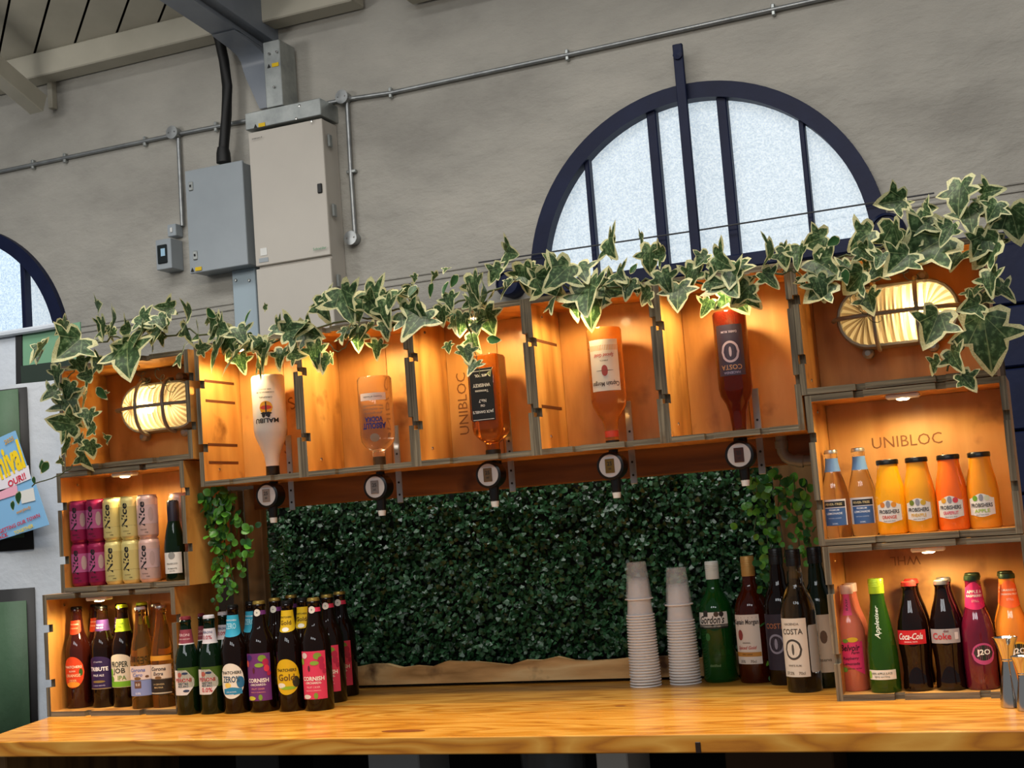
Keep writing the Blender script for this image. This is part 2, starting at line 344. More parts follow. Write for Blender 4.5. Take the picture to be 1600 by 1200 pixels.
def wall_text(s, px, py, width, mtl, par, Yp, org, **kw):
    c = at(px, py, Yp); mb = MB(); flat_text(mb, s, width, lambda x, y: (x, 0, y), **kw); o = mb.build('lettering', mtl, par); o.location = c-org; return o
wall_text('Schneider', 500, 388, .07, mat('green_print', '4d8a63', .6), d1, YF-.012, Vector((cxm, YW, 1.6)))
wall_text('powerpact 4', 402, 216, .055, INK, d1, YF-.012, Vector((cxm, YW, 1.6)))
for kk in range(3): lb('hinge', (cw/2+.008, -.1, hz-.1-kk*.33), (.012, .03, .06), GALV, r)
g1, g2 = at(389, 203, YF), at(505, 155, YF)
tr = root('cable_trunking', (cxm, YW, ctop+.005), 'galvanised cable trunking above the off-white cabinet', 'trunking')
th = at(389, 178, YF).z-ctop
lb('trunking_box', (0, -.08, th/2), (cw+.01, .17, th-.01), GALV, tr)
dxx = at(427, 100, YF).x-cxm; dw = at(441, 120, YF).x-at(415, 120, YF).x; dtop = at(426, 66, YF).z-ctop
lb('duct', (dxx, -.09, (th+dtop)/2), (dw, .14, dtop-th), GALV, tr)
def warn(px, py, Yp, par, org):
    c = at(px, py, Yp)-org; m = MB(); m.box((0, 0, 0), (.036, .002, .018)); o = m.build('warning_sticker', YEL, par); o.location = c
    m = MB(); m.prism([(-.009, -.009), (.009, -.009), (0, .01)], lambda x, z: (x, -.001, z), lambda x, z: (x, .001, z)); o2 = m.build('warning_sticker', INK, par); o2.location = c+Vector((-.035, 0, 0))
o_ = tr.location
warn(409, 195, YF-.017, tr, o_); warn(430, 101, YF-.012, tr, o_)
for px, py in [(468, 165), (463, 185), (487, 189), (420, 84), (432, 81), (428, 136)]:
    c = at(px, py, YF-.016)-o_; m = MB(); m.lathe([(.006, 0), (.005, .003), (0, .004)], 10, ax='y'); o = m.build('screw', CHROME, tr); o.location = c
YG = YW-.13
ga, gb = at(288, 268, YG), at(388, 413, YG); gm = Vector(((ga.x+gb.x)/2, YW, min(at(297, 427, YG).z, gb.z)))
gz = ga.z-gm.z; gw = at(378, 255, YG).x-ga.x
r = root('grey_switch_box', gm, 'light grey steel switch box with two locks left of the cabinet', 'switch box')
lb('case', (0, -.055, gz/2), (gw-.012, .11, gz-.01), CABG, r); d1 = lb('door', (0, -.122, gz/2), (gw, .018, gz), CABG, r)
for px, py in [(298, 291), (305, 399)]:
    c = at(px, py, YG-.004)-gm; l_ = lb('lock', (c.x, -.134, c.z), (.024, .008, .044), GALV, d1); lb('keyhole', (c.x, -.139, c.z), (.008, .004, .012), INK, d1, 0)
warn(310, 420, YG-.005, r, gm)
r = root('isolator_switch', at(276, 425, YW), 'small grey isolator with a dark window beside the switch box', 'switch')
a = at(262, 380, YW-.1); b_ = at(283, 424, YW-.1); ww = b_.x-a.x; hh = a.z-b_.z
lb('case', (0, -.05, hh/2), (ww+.02, .1, hh), CABG, r); lb('window', (-.004, -.104, hh*.5), (ww*.8, .008, hh*.62), mat('dark_clear_plastic', '1d2426', .08), r); lb('sticker', (0.004, -.109, hh*.55), (ww*.35, .002, hh*.25), mat('pale_blue_sticker', '9fc4dc', .3), r, 0)
r = root('socket_box', at(280, 372, YW), 'small square grey junction box above the isolator', 'junction box')
lb('case', (0, -.03, .03), (.05, .06, .06), CABG, r); lb('switch_rocker', (0, -.063, .03), (.014, .006, .025), WHITEP, r)
a = at(362, 423, YW-.03); b_ = at(398, 423, YW-.03)
r = root('backing_plate', (.5*(a.x+b_.x), YW, 2.0), 'pale steel backing plate with two screws below the switch box', 'plate')
lb('plate', (0, -.015, (a.z-2.0)/2), (b_.x-a.x, .03, a.z-2.0), mat('pale_blue_steel', '9fb0ba', .45), r)
for px in (368, 389): c = at(px, 438, YW-.034)-r.location; m = MB(); m.lathe([(.008, 0), (.006, .004), (0, .005)], 10, ax='y'); o = m.build('screw', GALV, r); o.location = c
# conduits with round boxes
CB = YW-.018
def conduit(pts, lab, rad=.0105):
    P = [at(x, y, CB) for x, y in pts]; rt = root('conduit', P[0], lab, 'conduit', 'galvanised conduits on the wall')
    m = MB(); m.tube([p-P[0] for p in P], rad, 10); m.build('pipe', CONDUIT, rt); return rt, P[0]
def saddle(rt, o, px, py, vert=False):
    c = at(px, py, CB)-o; m = MB()
    if vert: m.box((0, .004, 0), (.05, .022, .016), bev=.003)
    else: m.box((0, .004, 0), (.016, .022, .05), bev=.003)
    q = m.build('saddle', GALV, rt); q.location = c
def rbox(px, py, lab):
    c = at(px, py, YW-.001); rt = root('conduit_box', c, lab, 'junction box', 'round conduit boxes'); m = MB(); m.lathe([(.03, 0), (.03, .04), (.033, .041), (.033, .048), (0, .05)], 20, ax='y'); m.build('lid', CONDUIT, rt)
    for s in (-1, 1): m = MB(); m.lathe([(.004, .05), (.003, .053), (0, .053)], 8, c=(s*.018, 0, 0), ax='y'); m.build('screw', CHROME, rt)
t, o = conduit([(-420, 355), (0, 268), (276, 210), (392, 187)], 'galvanised conduit running from the left edge to the cabinet')
for p in [(51, 257), (101, 247), (226, 221), (337, 198)]: saddle(t, o, *p)
t, o = conduit([(512, 161), (541, 155), (610, 145), (886, 86), (1208, 15), (1330, -12)], 'galvanised conduit rising from the cabinet over the window')
for p in [(610, 145), (886, 86), (1208, 15)]: saddle(t, o, *p)
t, o = conduit([(278.5, 216), (285, 353)], 'short vertical conduit dropping to the isolator')
t, o = conduit([(542, 158), (548, 268), (555, 372)], 'short vertical conduit right of the cabinet'); saddle(t, o, 549, 268, True)
rbox(277, 210, 'round conduit box above the grey switch box'); rbox(541, 155, 'round conduit box at the cabinet corner'); rbox(555, 374, 'round conduit box ending the drop right of the cabinet')
P = [at(x, y, YW-.09) for x, y in [(330, 20), (343, 62), (350, 95), (355, 135), (354, 180), (350, 225), (349, 240)]]
r = root('black_power_cable', P[-1], 'thick black cable dropping from the roof beam into the switch box', 'cable')
m = MB(); m.tube([p-P[-1] for p in P], .025, 14); m.build('cable_sheath', RUBBER, r)
m = MB(); m.lathe([(.027, .03), (.034, .0), (.036, -.045), (.0, -.045)], 16); m.build('gland', RUBBER, r)
# ------------------------------------------------------------------ tent behind the left end
CLOTH = noisy('white_tarpaulin', [(.3, 'b4bcc6'), (.7, 'c6ccd4')], 3, .6, .35, 6, .02)
GREENP = noisy('green_window_film', [(.3, '2f4a33'), (.7, '3e5b41')], 4, .6, .25, 6, .02)
YT = 3.42
r = root('tent_wall', (-2.9, YT, 0), 'white tent side wall with black edged green windows at the left', 'tent wall')
def wav(x, z): return .012*math.sin(9*x+1.5*z)+.008*math.sin(21*x-3*z)
m = MB(); nx, nz = 40, 20; xa, xb = -4.3, at(112, 900, YT).x; ztop = at(60, 596, YT).z
for i in range(nx+1):
    for j in range(nz+1):
        x = xa+(xb-xa)*i/nx; z = ztop*j/nz; m.v.append((x+2.9, wav(x, z), z))
for i in range(nx):
    for j in range(nz): k = i*(nz+1)+j; m.f.append((k, k+nz+1, k+nz+2, k+1)); m.m.append(0); m.sm.append(True)
m.build('tent_sheet', CLOTH, r)
def tent_panel(name, x0, x1, z0, z1, mtl, off):
    m = MB(); N = 14
    for i in range(N+1):
        x = x0+(x1-x0)*i/N
        for z in (z0, z1): m.v.append((x+2.9, wav(x, z)-off, z))
    for i in range(N): m.f.append((2*i, 2*i+2, 2*i+3, 2*i+1)); m.m.append(0); m.sm.append(True)
    sol = m.build(name, mtl, r); md = sol.modifiers.new('thickness', 'SOLIDIFY'); md.thickness = .003
z1, z2 = at(40, 605, YT).z, at(50, 858, YT).z; xr = at(48, 730, YT).x; bw = .026
tent_panel('window_border', -4.2, xr, z2, z1, mat('black_webbing', '101012', .6), .006); tent_panel('window_film', -4.2, xr-bw, z2+bw*1.5, z1-.004, GREENP, .012)
z1 = at(50, 918, YT).z; xr = at(58, 1000, YT).x
tent_panel('window_border', -4.2, xr, .55, z1, MATS['black_webbing'], .006); tent_panel('window_film', -4.2, xr-bw, .58, z1-bw*1.5, GREENP, .012)
YT2 = 4.4; r = root('tent_roof_edge', (-3.9, YT2, 1.8), 'green and white tent edge below the left arched window', 'tent')
def quadpanel(name, pts, Yp, mtl, par, th=.006):
    P = [at(x, y, Yp)-par.location for x, y in pts]; m = MB(); n = len(P); m.add([p for p in P]+[p+Vector((0, th, 0)) for p in P], [tuple(range(n)), tuple(range(n, 2*n))[::-1]]+[(i, (i+1) % n, (i+1) % n+n, i+n) for i in range(n)]); return m.build(name, mtl, par)
quadpanel('tent_panel', [(-420, 598), (25, 520), (26, 605), (-420, 690)], YT2, CLOTH, r)
quadpanel('webbing', [(24, 521), (34, 519), (35, 603), (25, 604)], YT2-.004, MATS['black_webbing'], r)
quadpanel('tent_film', [(32, 520), (125, 503), (126, 590), (34, 604)], YT2, mat('pale_green_film', '6f9a7c', .2), r)
quadpanel('tent_valance', [(32, 572), (125, 560), (126, 605), (34, 612)], YT2-.01, mat('dark_green_canvas', '1d2d24', .7), r)
P = [at(x, y, YT2-.012)-r.location for x, y in [(-420, 597), (0, 523), (60, 514), (104, 506)]]; m = MB(); m.tube(P, .014, 8); m.build('hem_pipe', CLOTH, r)
# festival flyer on the tent
YP = YT-.04; ctr = at(30, 765, YP)
r = root('festival_flyer', ctr, 'colourful blue and yellow flyer pinned to the tent wall', 'flyer')
BLUEP = mat('flyer_blue', '7fb2dc', .5)
quadpanel('flyer_sheet', [(-50, 705), (23, 673), (47, 745), (55, 757), (76, 820), (-40, 856)], YP, BLUEP, r, .004)
def fl_text(s, px, py, width, col, ang=.32, bold=.02, **kw):
    c = at(px, py, YP-.003)-ctr; mb = MB(); flat_text(mb, s, width, lambda x, y: (x, 0, y), rot=ang, bold=bold, **kw); o = mb.build('lettering', mat('flyer_'+col, col, .5), r); o.location = c
quadpanel('flyer_print', [(-20, 752), (44, 727), (48, 748), (-16, 775)], YP-.002, mat('flyer_pale', 'e3dfe8', .5), r, .001)
quadpanel('flyer_print', [(31, 768), (52, 762), (55, 782), (34, 787)], YP-.002, WHITEP, r, .001)
quadpanel('flyer_print', [(-15, 770), (26, 758), (28, 772), (-12, 785)], YP-.002, mat('flyer_pink', 'e6a9bd', .5), r, .001)
fl_text('2025', 14, 688, .04, 'c99312'); fl_text('Carnival', -2, 727, .2, 'f2cf1e', bold=.04, height=.1); fl_text('OUR!!', 26, 750, .075, 'd02848', bold=.03)
fl_text('everybody', 37, 797, .06, 'c98a14', .25); fl_text('GETTING OUR TOWN', 30, 818, .17, 'c21f38', .25); fl_text('BACK', 3, 838, .05, 'c21f38', .22); fl_text('TOGETHER', 37, 827, .08, 'e8c81c', .25)
# ------------------------------------------------------------------ bar counter
r = root('bar_counter', (-1.0, 2.85, 0), 'thick varnished pine bar top running along the bottom', 'counter')
yf, yj, yb, tb = 2.447, 2.892, 3.226, .0345
def plank(name, poly, mtl):
    m = MB(); m.prism(poly, lambda x, y: (x+1.0, y-2.85, ZC-tb), lambda x, y: (x+1.0, y-2.85, ZC)); o = m.build(name, mtl, r)
    md = o.modifiers.new('edge', 'BEVEL'); md.width = .0025; md.segments = 2; return o
plank('plank', [(-2.375, yf), (.6, yf), (.6, yj-.0006), (-2.50, yj-.0006)], TOPW)
plank('plank', [(-2.50, yj+.0006), (.6, yj+.0006), (.6, yb), (-2.60, yb)], TOPB)
for x, rx, ry, yk in [(-1.31, .05, .016, 2.52), (-.93, .012, .006, 2.80)]:
    m = MB(); m.add([(x+1+rx*math.cos(t_), yk-2.85+ry*math.sin(t_), ZC+.0004) for t_ in [k*PI/10 for k in range(20)]], [tuple(range(20))]); m.build('knot', mat('pine_knot', '8a4a1e', .35), r)
m = MB(); k0 = at(1091, 1168, yf); m.box((k0.x+1, yf-2.85-.0005, k0.z), (.010, .002, .02), bev=.0008); m.build('knot', mat('dark_knot', '2a1608', .5), r)
# added carcass under the bar; its black colour paints in the deep shade
DARK = mat('shade_black_board', '0b0b0c', .7)
r = root('bar_shade_carcass', (-1.0, 3.15, 0), 'added carcass panels under the bar top, black to stand for the shade', 'carcass')
lb('back_panel', (-.1, .05, .455), (3.2, .03, .91), DARK, r); lb('end_panel', (-1.37, -.3, .455), (.03, .66, .91), POST, r); lb('shelf', (0, -.15, .62), (2.6, .5, .02), DARK, r)
lb('end_panel', (1.55, -.3, .455), (.03, .66, .91), DARK, r)
r = root('white_leg_panel', (at(2, 1195, 2.62).x, 2.62, 0), 'white board end standing below the left end of the bar top', 'panel'); lb('panel', (0, 0, .45), (.16, .03, .905), WHITEP, r); lb('edge_strip', (.075, -.017, .45), (.012, .006, .9), CLOTH, r)
UY = 2.85
def under(px, dx, dz, name, mtl, lab, cat, kind):
    p = at(px, 1195, UY); r = root(name, (p.x, UY, .631), lab, cat)
    if kind == 'tub':
        m = MB(); h = dz; m.lathe([(0, 0), (dx*.42, 0), (dx*.5, h), (dx*.53, h+.004), (dx*.5, h+.008), (dx*.46, h), (dx*.4, .01), (0, .008)], 24); m.build('body', mtl, r)
    else:
        lb('body', (0, 0, dz/2), (dx, .16, dz), mtl, r); lb('rim', (0, 0, dz+.004), (dx+.012, .17, .01), mtl, r)
under(640, .13, .268, 'storage_tub', mat('grey_tub_plastic', '9aa0a6', .4), 'pale grey storage tub under the bar top, left of the clear bowl', 'tub', 'box')
under(865, .15, .252, 'glass_bowl', mat('clear_bowl', 'cfd6da', .08, trans=.9), 'clear round bowl in the dark under the bar top', 'bowl', 'tub')
under(975, .07, .27, 'white_canister', WHITEP, 'white canister under the bar top beside the clear bowl', 'canister', 'box')
under(430, .12, .262, 'black_crate', BLACKP, 'black crate under the bar top at the left', 'crate', 'box')
under(1230, .22, .262, 'brown_carton', mat('brown_card', '4a3420', .8), 'brown carton in the dark under the bar top at the right', 'carton', 'box')
# ------------------------------------------------------------------ crates
TH = .013
def side_board(Lz, depth, x, notch=(.27, .72), nw=.02, nd_=.02, z0=0, burn=()):
    """upright side wall; front edge notched"""
    poly = [(0, z0)]
    for t_ in notch: c = z0+Lz*t_; poly += [(0, c-nw/2), (nd_, c-nw/2), (nd_, c+nw/2), (0, c+nw/2)]
    poly += [(0, z0+Lz), (depth, z0+Lz), (depth, z0)]
    m = MB(); m.prism(poly, lambda y, z: (x-TH/2, y, z), lambda y, z: (x+TH/2, y, z)); return m
def flat_board(Lx, depth, z, notch=(.28, .72), nw=.02, nd_=.016):
    poly = [(-Lx/2, 0)]
    for t_ in notch: c = -Lx/2+Lx*t_; poly += [(c-nw/2, 0), (c-nw/2, nd_), (c+nw/2, nd_), (c+nw/2, 0)]
    poly += [(Lx/2, 0), (Lx/2, depth), (-Lx/2, depth)]
    m = MB(); m.prism(poly, lambda x, y: (x, y, z), lambda x, y: (x, y, z+TH)); return m
def edge_mats(o, flat=False):
    me = o.data; me.materials.append(EDGEH if flat else EDGE)
    for p in me.polygons:
        if p.normal.y < -.5 or (abs(p.normal.y) < .5 and p.area < .0006): p.material_index = 1
def crate(x0, x1, z0, z1, label, group, depth=.185, yfront=Y0, sten=None, boards=2, front_nail=True):
    wd, h = x1-x0, z1-z0
    r = root('wooden_crate', ((x0+x1)/2, yfront, z0+CAM_Z), label, 'crate', group)
    L = side_board(h, depth, -wd/2+TH/2).build('side_wall', PLY, r); R = side_board(h, depth, wd/2-TH/2, (.3, .75)).build('side_wall', PLY, r)
    B = flat_board(wd-2*TH, depth, 0, (.3, .74)).build('base_board', PLY, r); T = flat_board(wd-2*TH, depth, h-TH, (.26, .7)).build('top_board', PLY, r)
    for o in (L, R, B, T): edge_mats(o, o in (B, T))
    bk = []
    iw = wd-2*TH; ih = h-2*TH
    for k in range(boards):
        m = MB(); bw_ = iw/boards; m.box((-iw/2+bw_*(k+.5), depth-.005, h/2), (bw_-.0012, .009, ih), bev=.0006); bk.append(m.build('back_board', PLYB, r))
    for sx, zz in ((-1, .12), (-1, .9), (1, .1), (1, .88)):
        m = MB(); m.lathe([(.0042, 0), (.0035, .002), (0, .0025)], 8, c=(0, 0, 0), ax='x' ); o = m.build('screw', CHROME, L if sx < 0 else R); o.location = (sx*(wd/2-TH)+(0 if sx < 0 else -.0), depth*.35, h*zz)
        if sx > 0: o.rotation_euler = (0, 0, PI)
    if sten:
        for s, cx, cz, wdt, rot in sten:
            m = MB(); flat_text(m, s, wdt, lambda x, y: (x, 0, y), rot=rot, bold=0.0); o = m.build('stencil', mat('stencil_ink', '7d4f26', .7), bk[0]); o.location = (cx, depth-.0105, cz)
    return r, L, bk
cells = [at(x, y, Y0).x for x, y in ((314, 762), (475, 744), (651, 728), (839, 711), (1041, 692), (1258, 672))]
OPT = ['white coconut rum', 'clear vodka', 'square whiskey', 'amber spiced rum', 'dark red rum']
cst = [[('S', .0, .09, .02, 0), ('S', .02, .2, .018, .4)], [('UNIBLOC', -.06, .16, .15, PI/2), ('UNIBLOC', .105, .18, .16, -PI/2)], [('UNIBLOC', -.1, .15, .15, PI/2)], None, [('S', -.02, .1, .018, 0)]]
CR = []
for i in range(5):
    c_, L_, b_ = crate(cells[i], cells[i+1], .133, .487, 'upright wooden crate in the hanging row, holding the upside-down %s bottle' % OPT[i], 'hanging row of upright crates', sten=cst[i], boards=[2, 2, 2, 1, 2][i])
    CR.append((c_, L_))
BURN = mat('burnt_streak', '5c2f10', .7)
for ci, zs in ((0, [.06, .105, .215, .265]), (3, [.11, .26])):
    for z in zs:
        m = MB(); m.box((0, 0, 0), (.0008, .13, .007), bev=.0003); o = m.build('burn_streak', BURN, CR[ci][1]); wd = cells[ci+1]-cells[ci]; o.location = (-wd/2+TH+.0003, .085, z)
ZA, ZB, ZL = -.106, .205, .48
XL = dict(low=(-2.481, -2.068), mid=(-2.419, -2.022), lamp=(-2.40, -1.992))
XR = dict(low=(-.472, -.078), mid=(-.478, -.085), lamp=(-.484, -.1))
crate(*XL['low'], ZC-CAM_Z, ZA-.002, 'lowest wooden crate on the left of the bar, holding beer and cider bottles', 'stacked crates at the left')
crate(*XL['mid'], ZA, ZB-.002, 'middle wooden crate of the left stack, filled with slim cans', 'stacked crates at the left', boards=3)
crate(*XL['lamp'], ZB, ZL, 'top wooden crate of the left stack, around the glowing bulkhead lamp', 'stacked crates at the left', boards=1)
crate(*XR['low'], ZC-CAM_Z, ZA-.002, 'lowest wooden crate on the right of the bar, holding soft drink bottles', 'stacked crates at the right', sten=[('WHL', -.055, .265, .062, PI)], boards=1)
crate(*XR['mid'], ZA, ZB-.002, 'middle wooden crate of the right stack, holding juice and lemonade bottles', 'stacked crates at the right', sten=[('UNIBLOC', -.02, .205, .145, 0), ('A', .05, .165, .012, 0)], boards=1)
crate(*XR['lamp'], ZB, ZL+.004, 'top wooden crate of the right stack, around the glowing bulkhead lamp', 'stacked crates at the right', boards=1)
# puck lights
LENS = mat('lit_led_lens', 'ffe6b8', .4, emit=14)
def puck(x, y, z, lab, power, bar=False):
    r = root('led_puck_light', (x, y, z), lab, 'light', 'led puck lights in the crates')
    m = MB()
    if bar: m.box((0, 0, -.005), (.066, .03, .01), bev=.003)
    else: m.lathe([(.024, 0), (.024, -.008), (.017, -.011), (.017, -.009), (0, -.009)], 24)
    m.build('housing', WHITEP, r)
    m = MB(); m.lathe([(.013, -.0115), (.009, -.0135), (0, -.014)], 18); m.build('lens', LENS, r)
    l = bpy.data.lights.new('puck_glow', 'SPOT'); l.energy = power; l.color = (1.0, .74, .36); l.spot_size = math.radians(178); l.spot_blend = .35; l.shadow_soft_size = .012
    o = bpy.data.objects.new('puck_glow', l); C.objects.link(o); o.parent = r; o.location = (0, 0, -.022)
for i, px in enumerate([(385, 537), (557, 513), (750, 497), (920, 462), (1125, 440)]):
    p = at(*px, Y0+.05); x = min(max(p.x, cells[i]+.05), cells[i+1]-.05)
    puck(x, Y0+.03, .487-TH+CAM_Z, 'lit puck light under the roof of the %s crate' % OPT[i], 3.2)
puck(at(195, 740, Y0+.03).x, Y0+.03, ZB-.002-TH+CAM_Z, 'lit strip light above the slim cans', 2.6, True)
puck(at(155, 933, Y0+.03).x, Y0+.03, ZA-.002-TH+CAM_Z, 'strip light above the beer bottles in the lowest left crate', 2.4, True)
puck(at(1410, 614, Y0+.03).x, Y0+.03, ZB-.002-TH+CAM_Z, 'lit strip light above the juice bottles', 2.4, True)
puck(at(1450, 856, Y0+.03).x, Y0+.03, ZA-.002-TH+CAM_Z, 'strip light above the cola bottles in the lowest right crate', 2.4, True)
# bulkhead lamps
def capsule(a, b, n=40):          # outline of a long oval, half-length a, half-height b, sampled evenly
    st = 2*(a-b); arc = PI*b; tot = 2*st+2*arc; pts = []
    for k in range(n):
        d = tot*k/n
        if d < arc: t_ = -PI/2+d/b; pts.append((a-b+b*math.cos(t_), b*math.sin(t_)))
        elif d < arc+st: pts.append((a-b-(d-arc), b))
        elif d < 2*arc+st: t_ = PI/2+(d-arc-st)/b; pts.append((-(a-b)+b*math.cos(t_), b*math.sin(t_)))
        else: pts.append((-(a-b)+(d-2*arc-st), -b))
    return pts
CAGE = mat('dull_cast_metal', '8d8b86', .45, .5)
RIBG = mat('ribbed_lamp_glass', 'f0e6cc', .2)
g = RIBG; nt = g.node_tree; out = nt.nodes['Material Output']; pb = nt.nodes['Principled BSDF']
tr_ = nd(g, 'ShaderNodeBsdfTransparent'); tr_.inputs[0].default_value = (1, .93, .78, 1); tl = nd(g, 'ShaderNodeBsdfTranslucent'); tl.inputs[0].default_value = (1, .88, .66, 1)
gl = nd(g, 'ShaderNodeBsdfGlossy', Roughness=.15)
mx1 = nd(g, 'ShaderNodeMixShader'); mx1.inputs[0].default_value = .4; lk(g, tr_.outputs[0], mx1.inputs[1]); lk(g, tl.outputs[0], mx1.inputs[2])
mx2 = nd(g, 'ShaderNodeMixShader'); mx2.inputs[0].default_value = .08; lk(g, mx1.outputs[0], mx2.inputs[1]); lk(g, gl.outputs[0], mx2.inputs[2]); lk(g, mx2.outputs[0], out.inputs[0])
RIBG2 = RIBG.copy(); RIBG2.name = 'ribbed_lamp_glass_ridge_shade'  # darker copy on alternate ribs paints in their refraction shading
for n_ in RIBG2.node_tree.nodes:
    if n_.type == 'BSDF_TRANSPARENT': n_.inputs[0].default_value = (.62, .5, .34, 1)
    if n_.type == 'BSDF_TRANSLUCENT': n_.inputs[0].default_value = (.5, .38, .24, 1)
def bulkhead(px, py, Yp, lab, a, b, bulbx):
    p = at(px, py, Yp); r = root('bulkhead_lamp', (p.x, Yp, p.z), lab, 'lamp', 'caged bulkhead lamps')
    m = MB(); o1 = capsule(a, b); n = len(o1)
    for ring in range(5):
        s, y = [(1.0, 0), (1.0, -.03), (.95, -.04), (.88, -.04), (.86, -.02)][ring]
        cl = lambda x: max(-(a-b), min(a-b, x)); m.v += [(cl(x)+(x-cl(x))*s, y, z*s) for x, z in o1]
    for ring in range(4):
        for k in range(n): q = (k+1) % n; m.f.append((ring*n+k, ring*n+q, ring*n+n+q, ring*n+n+k)); m.m.append(0); m.sm.append(True)
    m.f.append(tuple(range(n))); m.m.append(0); m.sm.append(False); m.build('base_ring', CAGE, r)
    # ribbed dome
    gm = MB(); NU = 144; NV = 9; o2 = capsule(a-b*.14, b*.86, NU)
    rows = []
    for j in range(NV+1):
        t_ = j/NV*PI/2; s = math.cos(t_); y = -.03-.042*math.sin(t_)
        row = []
        for k, (x, z) in enumerate(o2):
            cx = max(-(a-b), min(a-b, x))
            rb = 1+(.012 if k//2 % 2 else -.012)*(s > .05)
            fx = cx+(x-cx)*s*rb; row.append((fx, y-(.0025 if k % 2 else 0)*(1-s), z*s*rb))
        rows.append(row)
    for row in rows: gm.v += row
    for j in range(NV):
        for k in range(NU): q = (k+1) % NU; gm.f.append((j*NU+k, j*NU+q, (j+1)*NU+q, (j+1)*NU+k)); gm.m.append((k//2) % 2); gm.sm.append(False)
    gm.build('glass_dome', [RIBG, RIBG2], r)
    cg = MB()
    def bar(pts): cg.tube(pts, .005, 8)
    A_ = [k*PI/12 for k in range(13)]
    bar([(-(a+.006)*math.cos(t_), -.03-.052*math.sin(t_)**.7, 0) for t_ in A_])
    for xx in (-.34*a, .34*a): bar([(xx, -.03-.052*math.sin(t_)**.7, -(b+.004)*math.cos(t_)) for t_ in A_])
    cg.build('cage', CAGE, r)
    for sx, sz in ((-.55, -1), (.5, -1), (.45, 1), (-.5, 1)):
        m = MB(); m.lathe([(.012, 0), (.012, .02), (.006, .026), (0, .026)], 12, c=(sx*a, 0, sz*(b+.007)), ax='y'); m.build('lug', CAGE, r)
    m = MB(); m.lathe([(0, -.016), (.011, -.012), (.016, 0), (.011, .012), (0, .016)], 16, c=(bulbx, -.035, 0)); m.build('bulb', mat('lit_bulb', 'ffdf9a', .4, emit=30), r)
    l = bpy.data.lights.new('bulb_glow', 'POINT'); l.energy = 1.3; l.color = (1.0, .74, .36); l.shadow_soft_size = .02
    o = bpy.data.objects.new('bulb_glow', l); C.objects.link(o); o.parent = r; o.location = (bulbx, -.058, 0)
    return r
bulkhead(1405, 493, Y0+.165, 'caged oval bulkhead lamp glowing in the top right crate', .128, .068, .04)
bulkhead(262, 636, Y0+.165, 'caged oval bulkhead lamp glowing in the top left crate', .125, .066, -.035)
# ------------------------------------------------------------------ back of the bar: beam, posts, pipe, hedge, live edge plank
r = root('back_rail', (-1.2, 3.0, .072+CAM_Z), 'brown timber rail under the hanging crates', 'rail'); lb('rail', (0, .012, .06), (1.5, .025, .125), BEAM, r, .003)
for px, wdt, lab in [(372, .03, 'narrow upright timber beside the left trailing plant'), (402, .05, 'upright timber behind the feathery fern at the left'), (1262, .13, 'upright timber board behind the right trailing plant')]:
    p = at(px, 850, 3.02); yp_ = 3.2 if px > 1000 else 3.03; p = at(px, 850, yp_); r = root('upright_post', (p.x, yp_, ZC), lab, 'post'); lb('post', (0, 0, .27), (wdt, .03, .55), POST, r, .003)
P = [at(1226, 676, 2.97), at(1222, 700, 2.97)]
P = [at(x, y, 2.97) for x, y in [(1219, 668), (1221, 695), (1223, 706), (1228, 714), (1237, 719), (1250, 720), (1275, 719)]]
r = root('grey_pipe', P[0], 'grey plastic pipe elbow under the right hanging crate', 'pipe'); m = MB(); m.tube([p-P[0] for p in P], .0125, 14); m.build('pipe', mat('grey_pvc', '6d7376', .35), r)
for i in (1, 5): d = (P[i]-P[i-1]).normalized(); m = MB(); m.tube([P[i]-P[0]-d*.008, P[i]-P[0]+d*.008], .0145, 14); m.build('collar', MATS['grey_pvc'], r)
r = root('bar_back_panel', (-1.2, 3.34, 0), 'dark timber panel closing the back of the bar behind the hedge', 'panel'); lb('panel', (-.15, 0, .83), (2.5, .02, 1.66), mat('dark_stained_ply', '2a1c10', .8), r)
r = root('live_edge_plank', (-1.3, 3.205, ZC), 'rough live-edge plank along the foot of the hedge panel', 'plank')
m = MB(); pts = []; N = 40
for i in range(N+1):
    x = -.75+1.75*i/N; pts.append((x, .056+.006*math.sin(i*1.1)+.004*math.sin(i*2.7)))
poly = [(-.75, .008), (1.0, .008)]+pts[::-1]; m.prism(poly, lambda x, z: (x, -.012, z), lambda x, z: (x, .012, z)); m.build('plank', LIVE, r)
HLEAF = noisy('box_leaf_plastic', [(.25, '0f2815'), (.5, '204626'), (.75, '41704a')], 30, .32, 0)
hb = MB(); rnd = random.Random(3); hx0, hx1, hz0, hz1 = -2.12, -.40, -.37, .115
r = root('hedge_panel', (-1.22, 3.275, ZC+.05), 'dark green artificial boxwood hedge panel behind the bar', 'hedge')
lb('backing', (0, .045, .24), (1.74, .01, .5), mat('dark_green_mesh', '08120b', .9), r, 0)
for i in range(17500):
    x = rnd.uniform(hx0, hx1)+1.22; z = rnd.uniform(hz0, hz1)+CAM_Z-(ZC+.05); bump_ = .012*math.sin(x*34)*math.sin(z*41)
    c = Vector((x, .03-rnd.random()**1.6*.045+bump_, z)); s = rnd.uniform(.006, .0105)
    n_ = Vector((rnd.gauss(0, .75), -1, rnd.gauss(.35, .7))).normalized(); a = n_.cross(Vector((rnd.gauss(0, 1), rnd.gauss(0, 1), rnd.gauss(0, 1)))).normalized(); b_ = n_.cross(a)
    hb.add([c-a*s, c-a*s*.3+b_*s*.72+n_*s*.18, c+a*s*.9+b_*s*.25, c+a*s*.9-b_*s*.25, c-a*s*.3-b_*s*.72+n_*s*.18], [(0, 1, 2, 3, 4)])
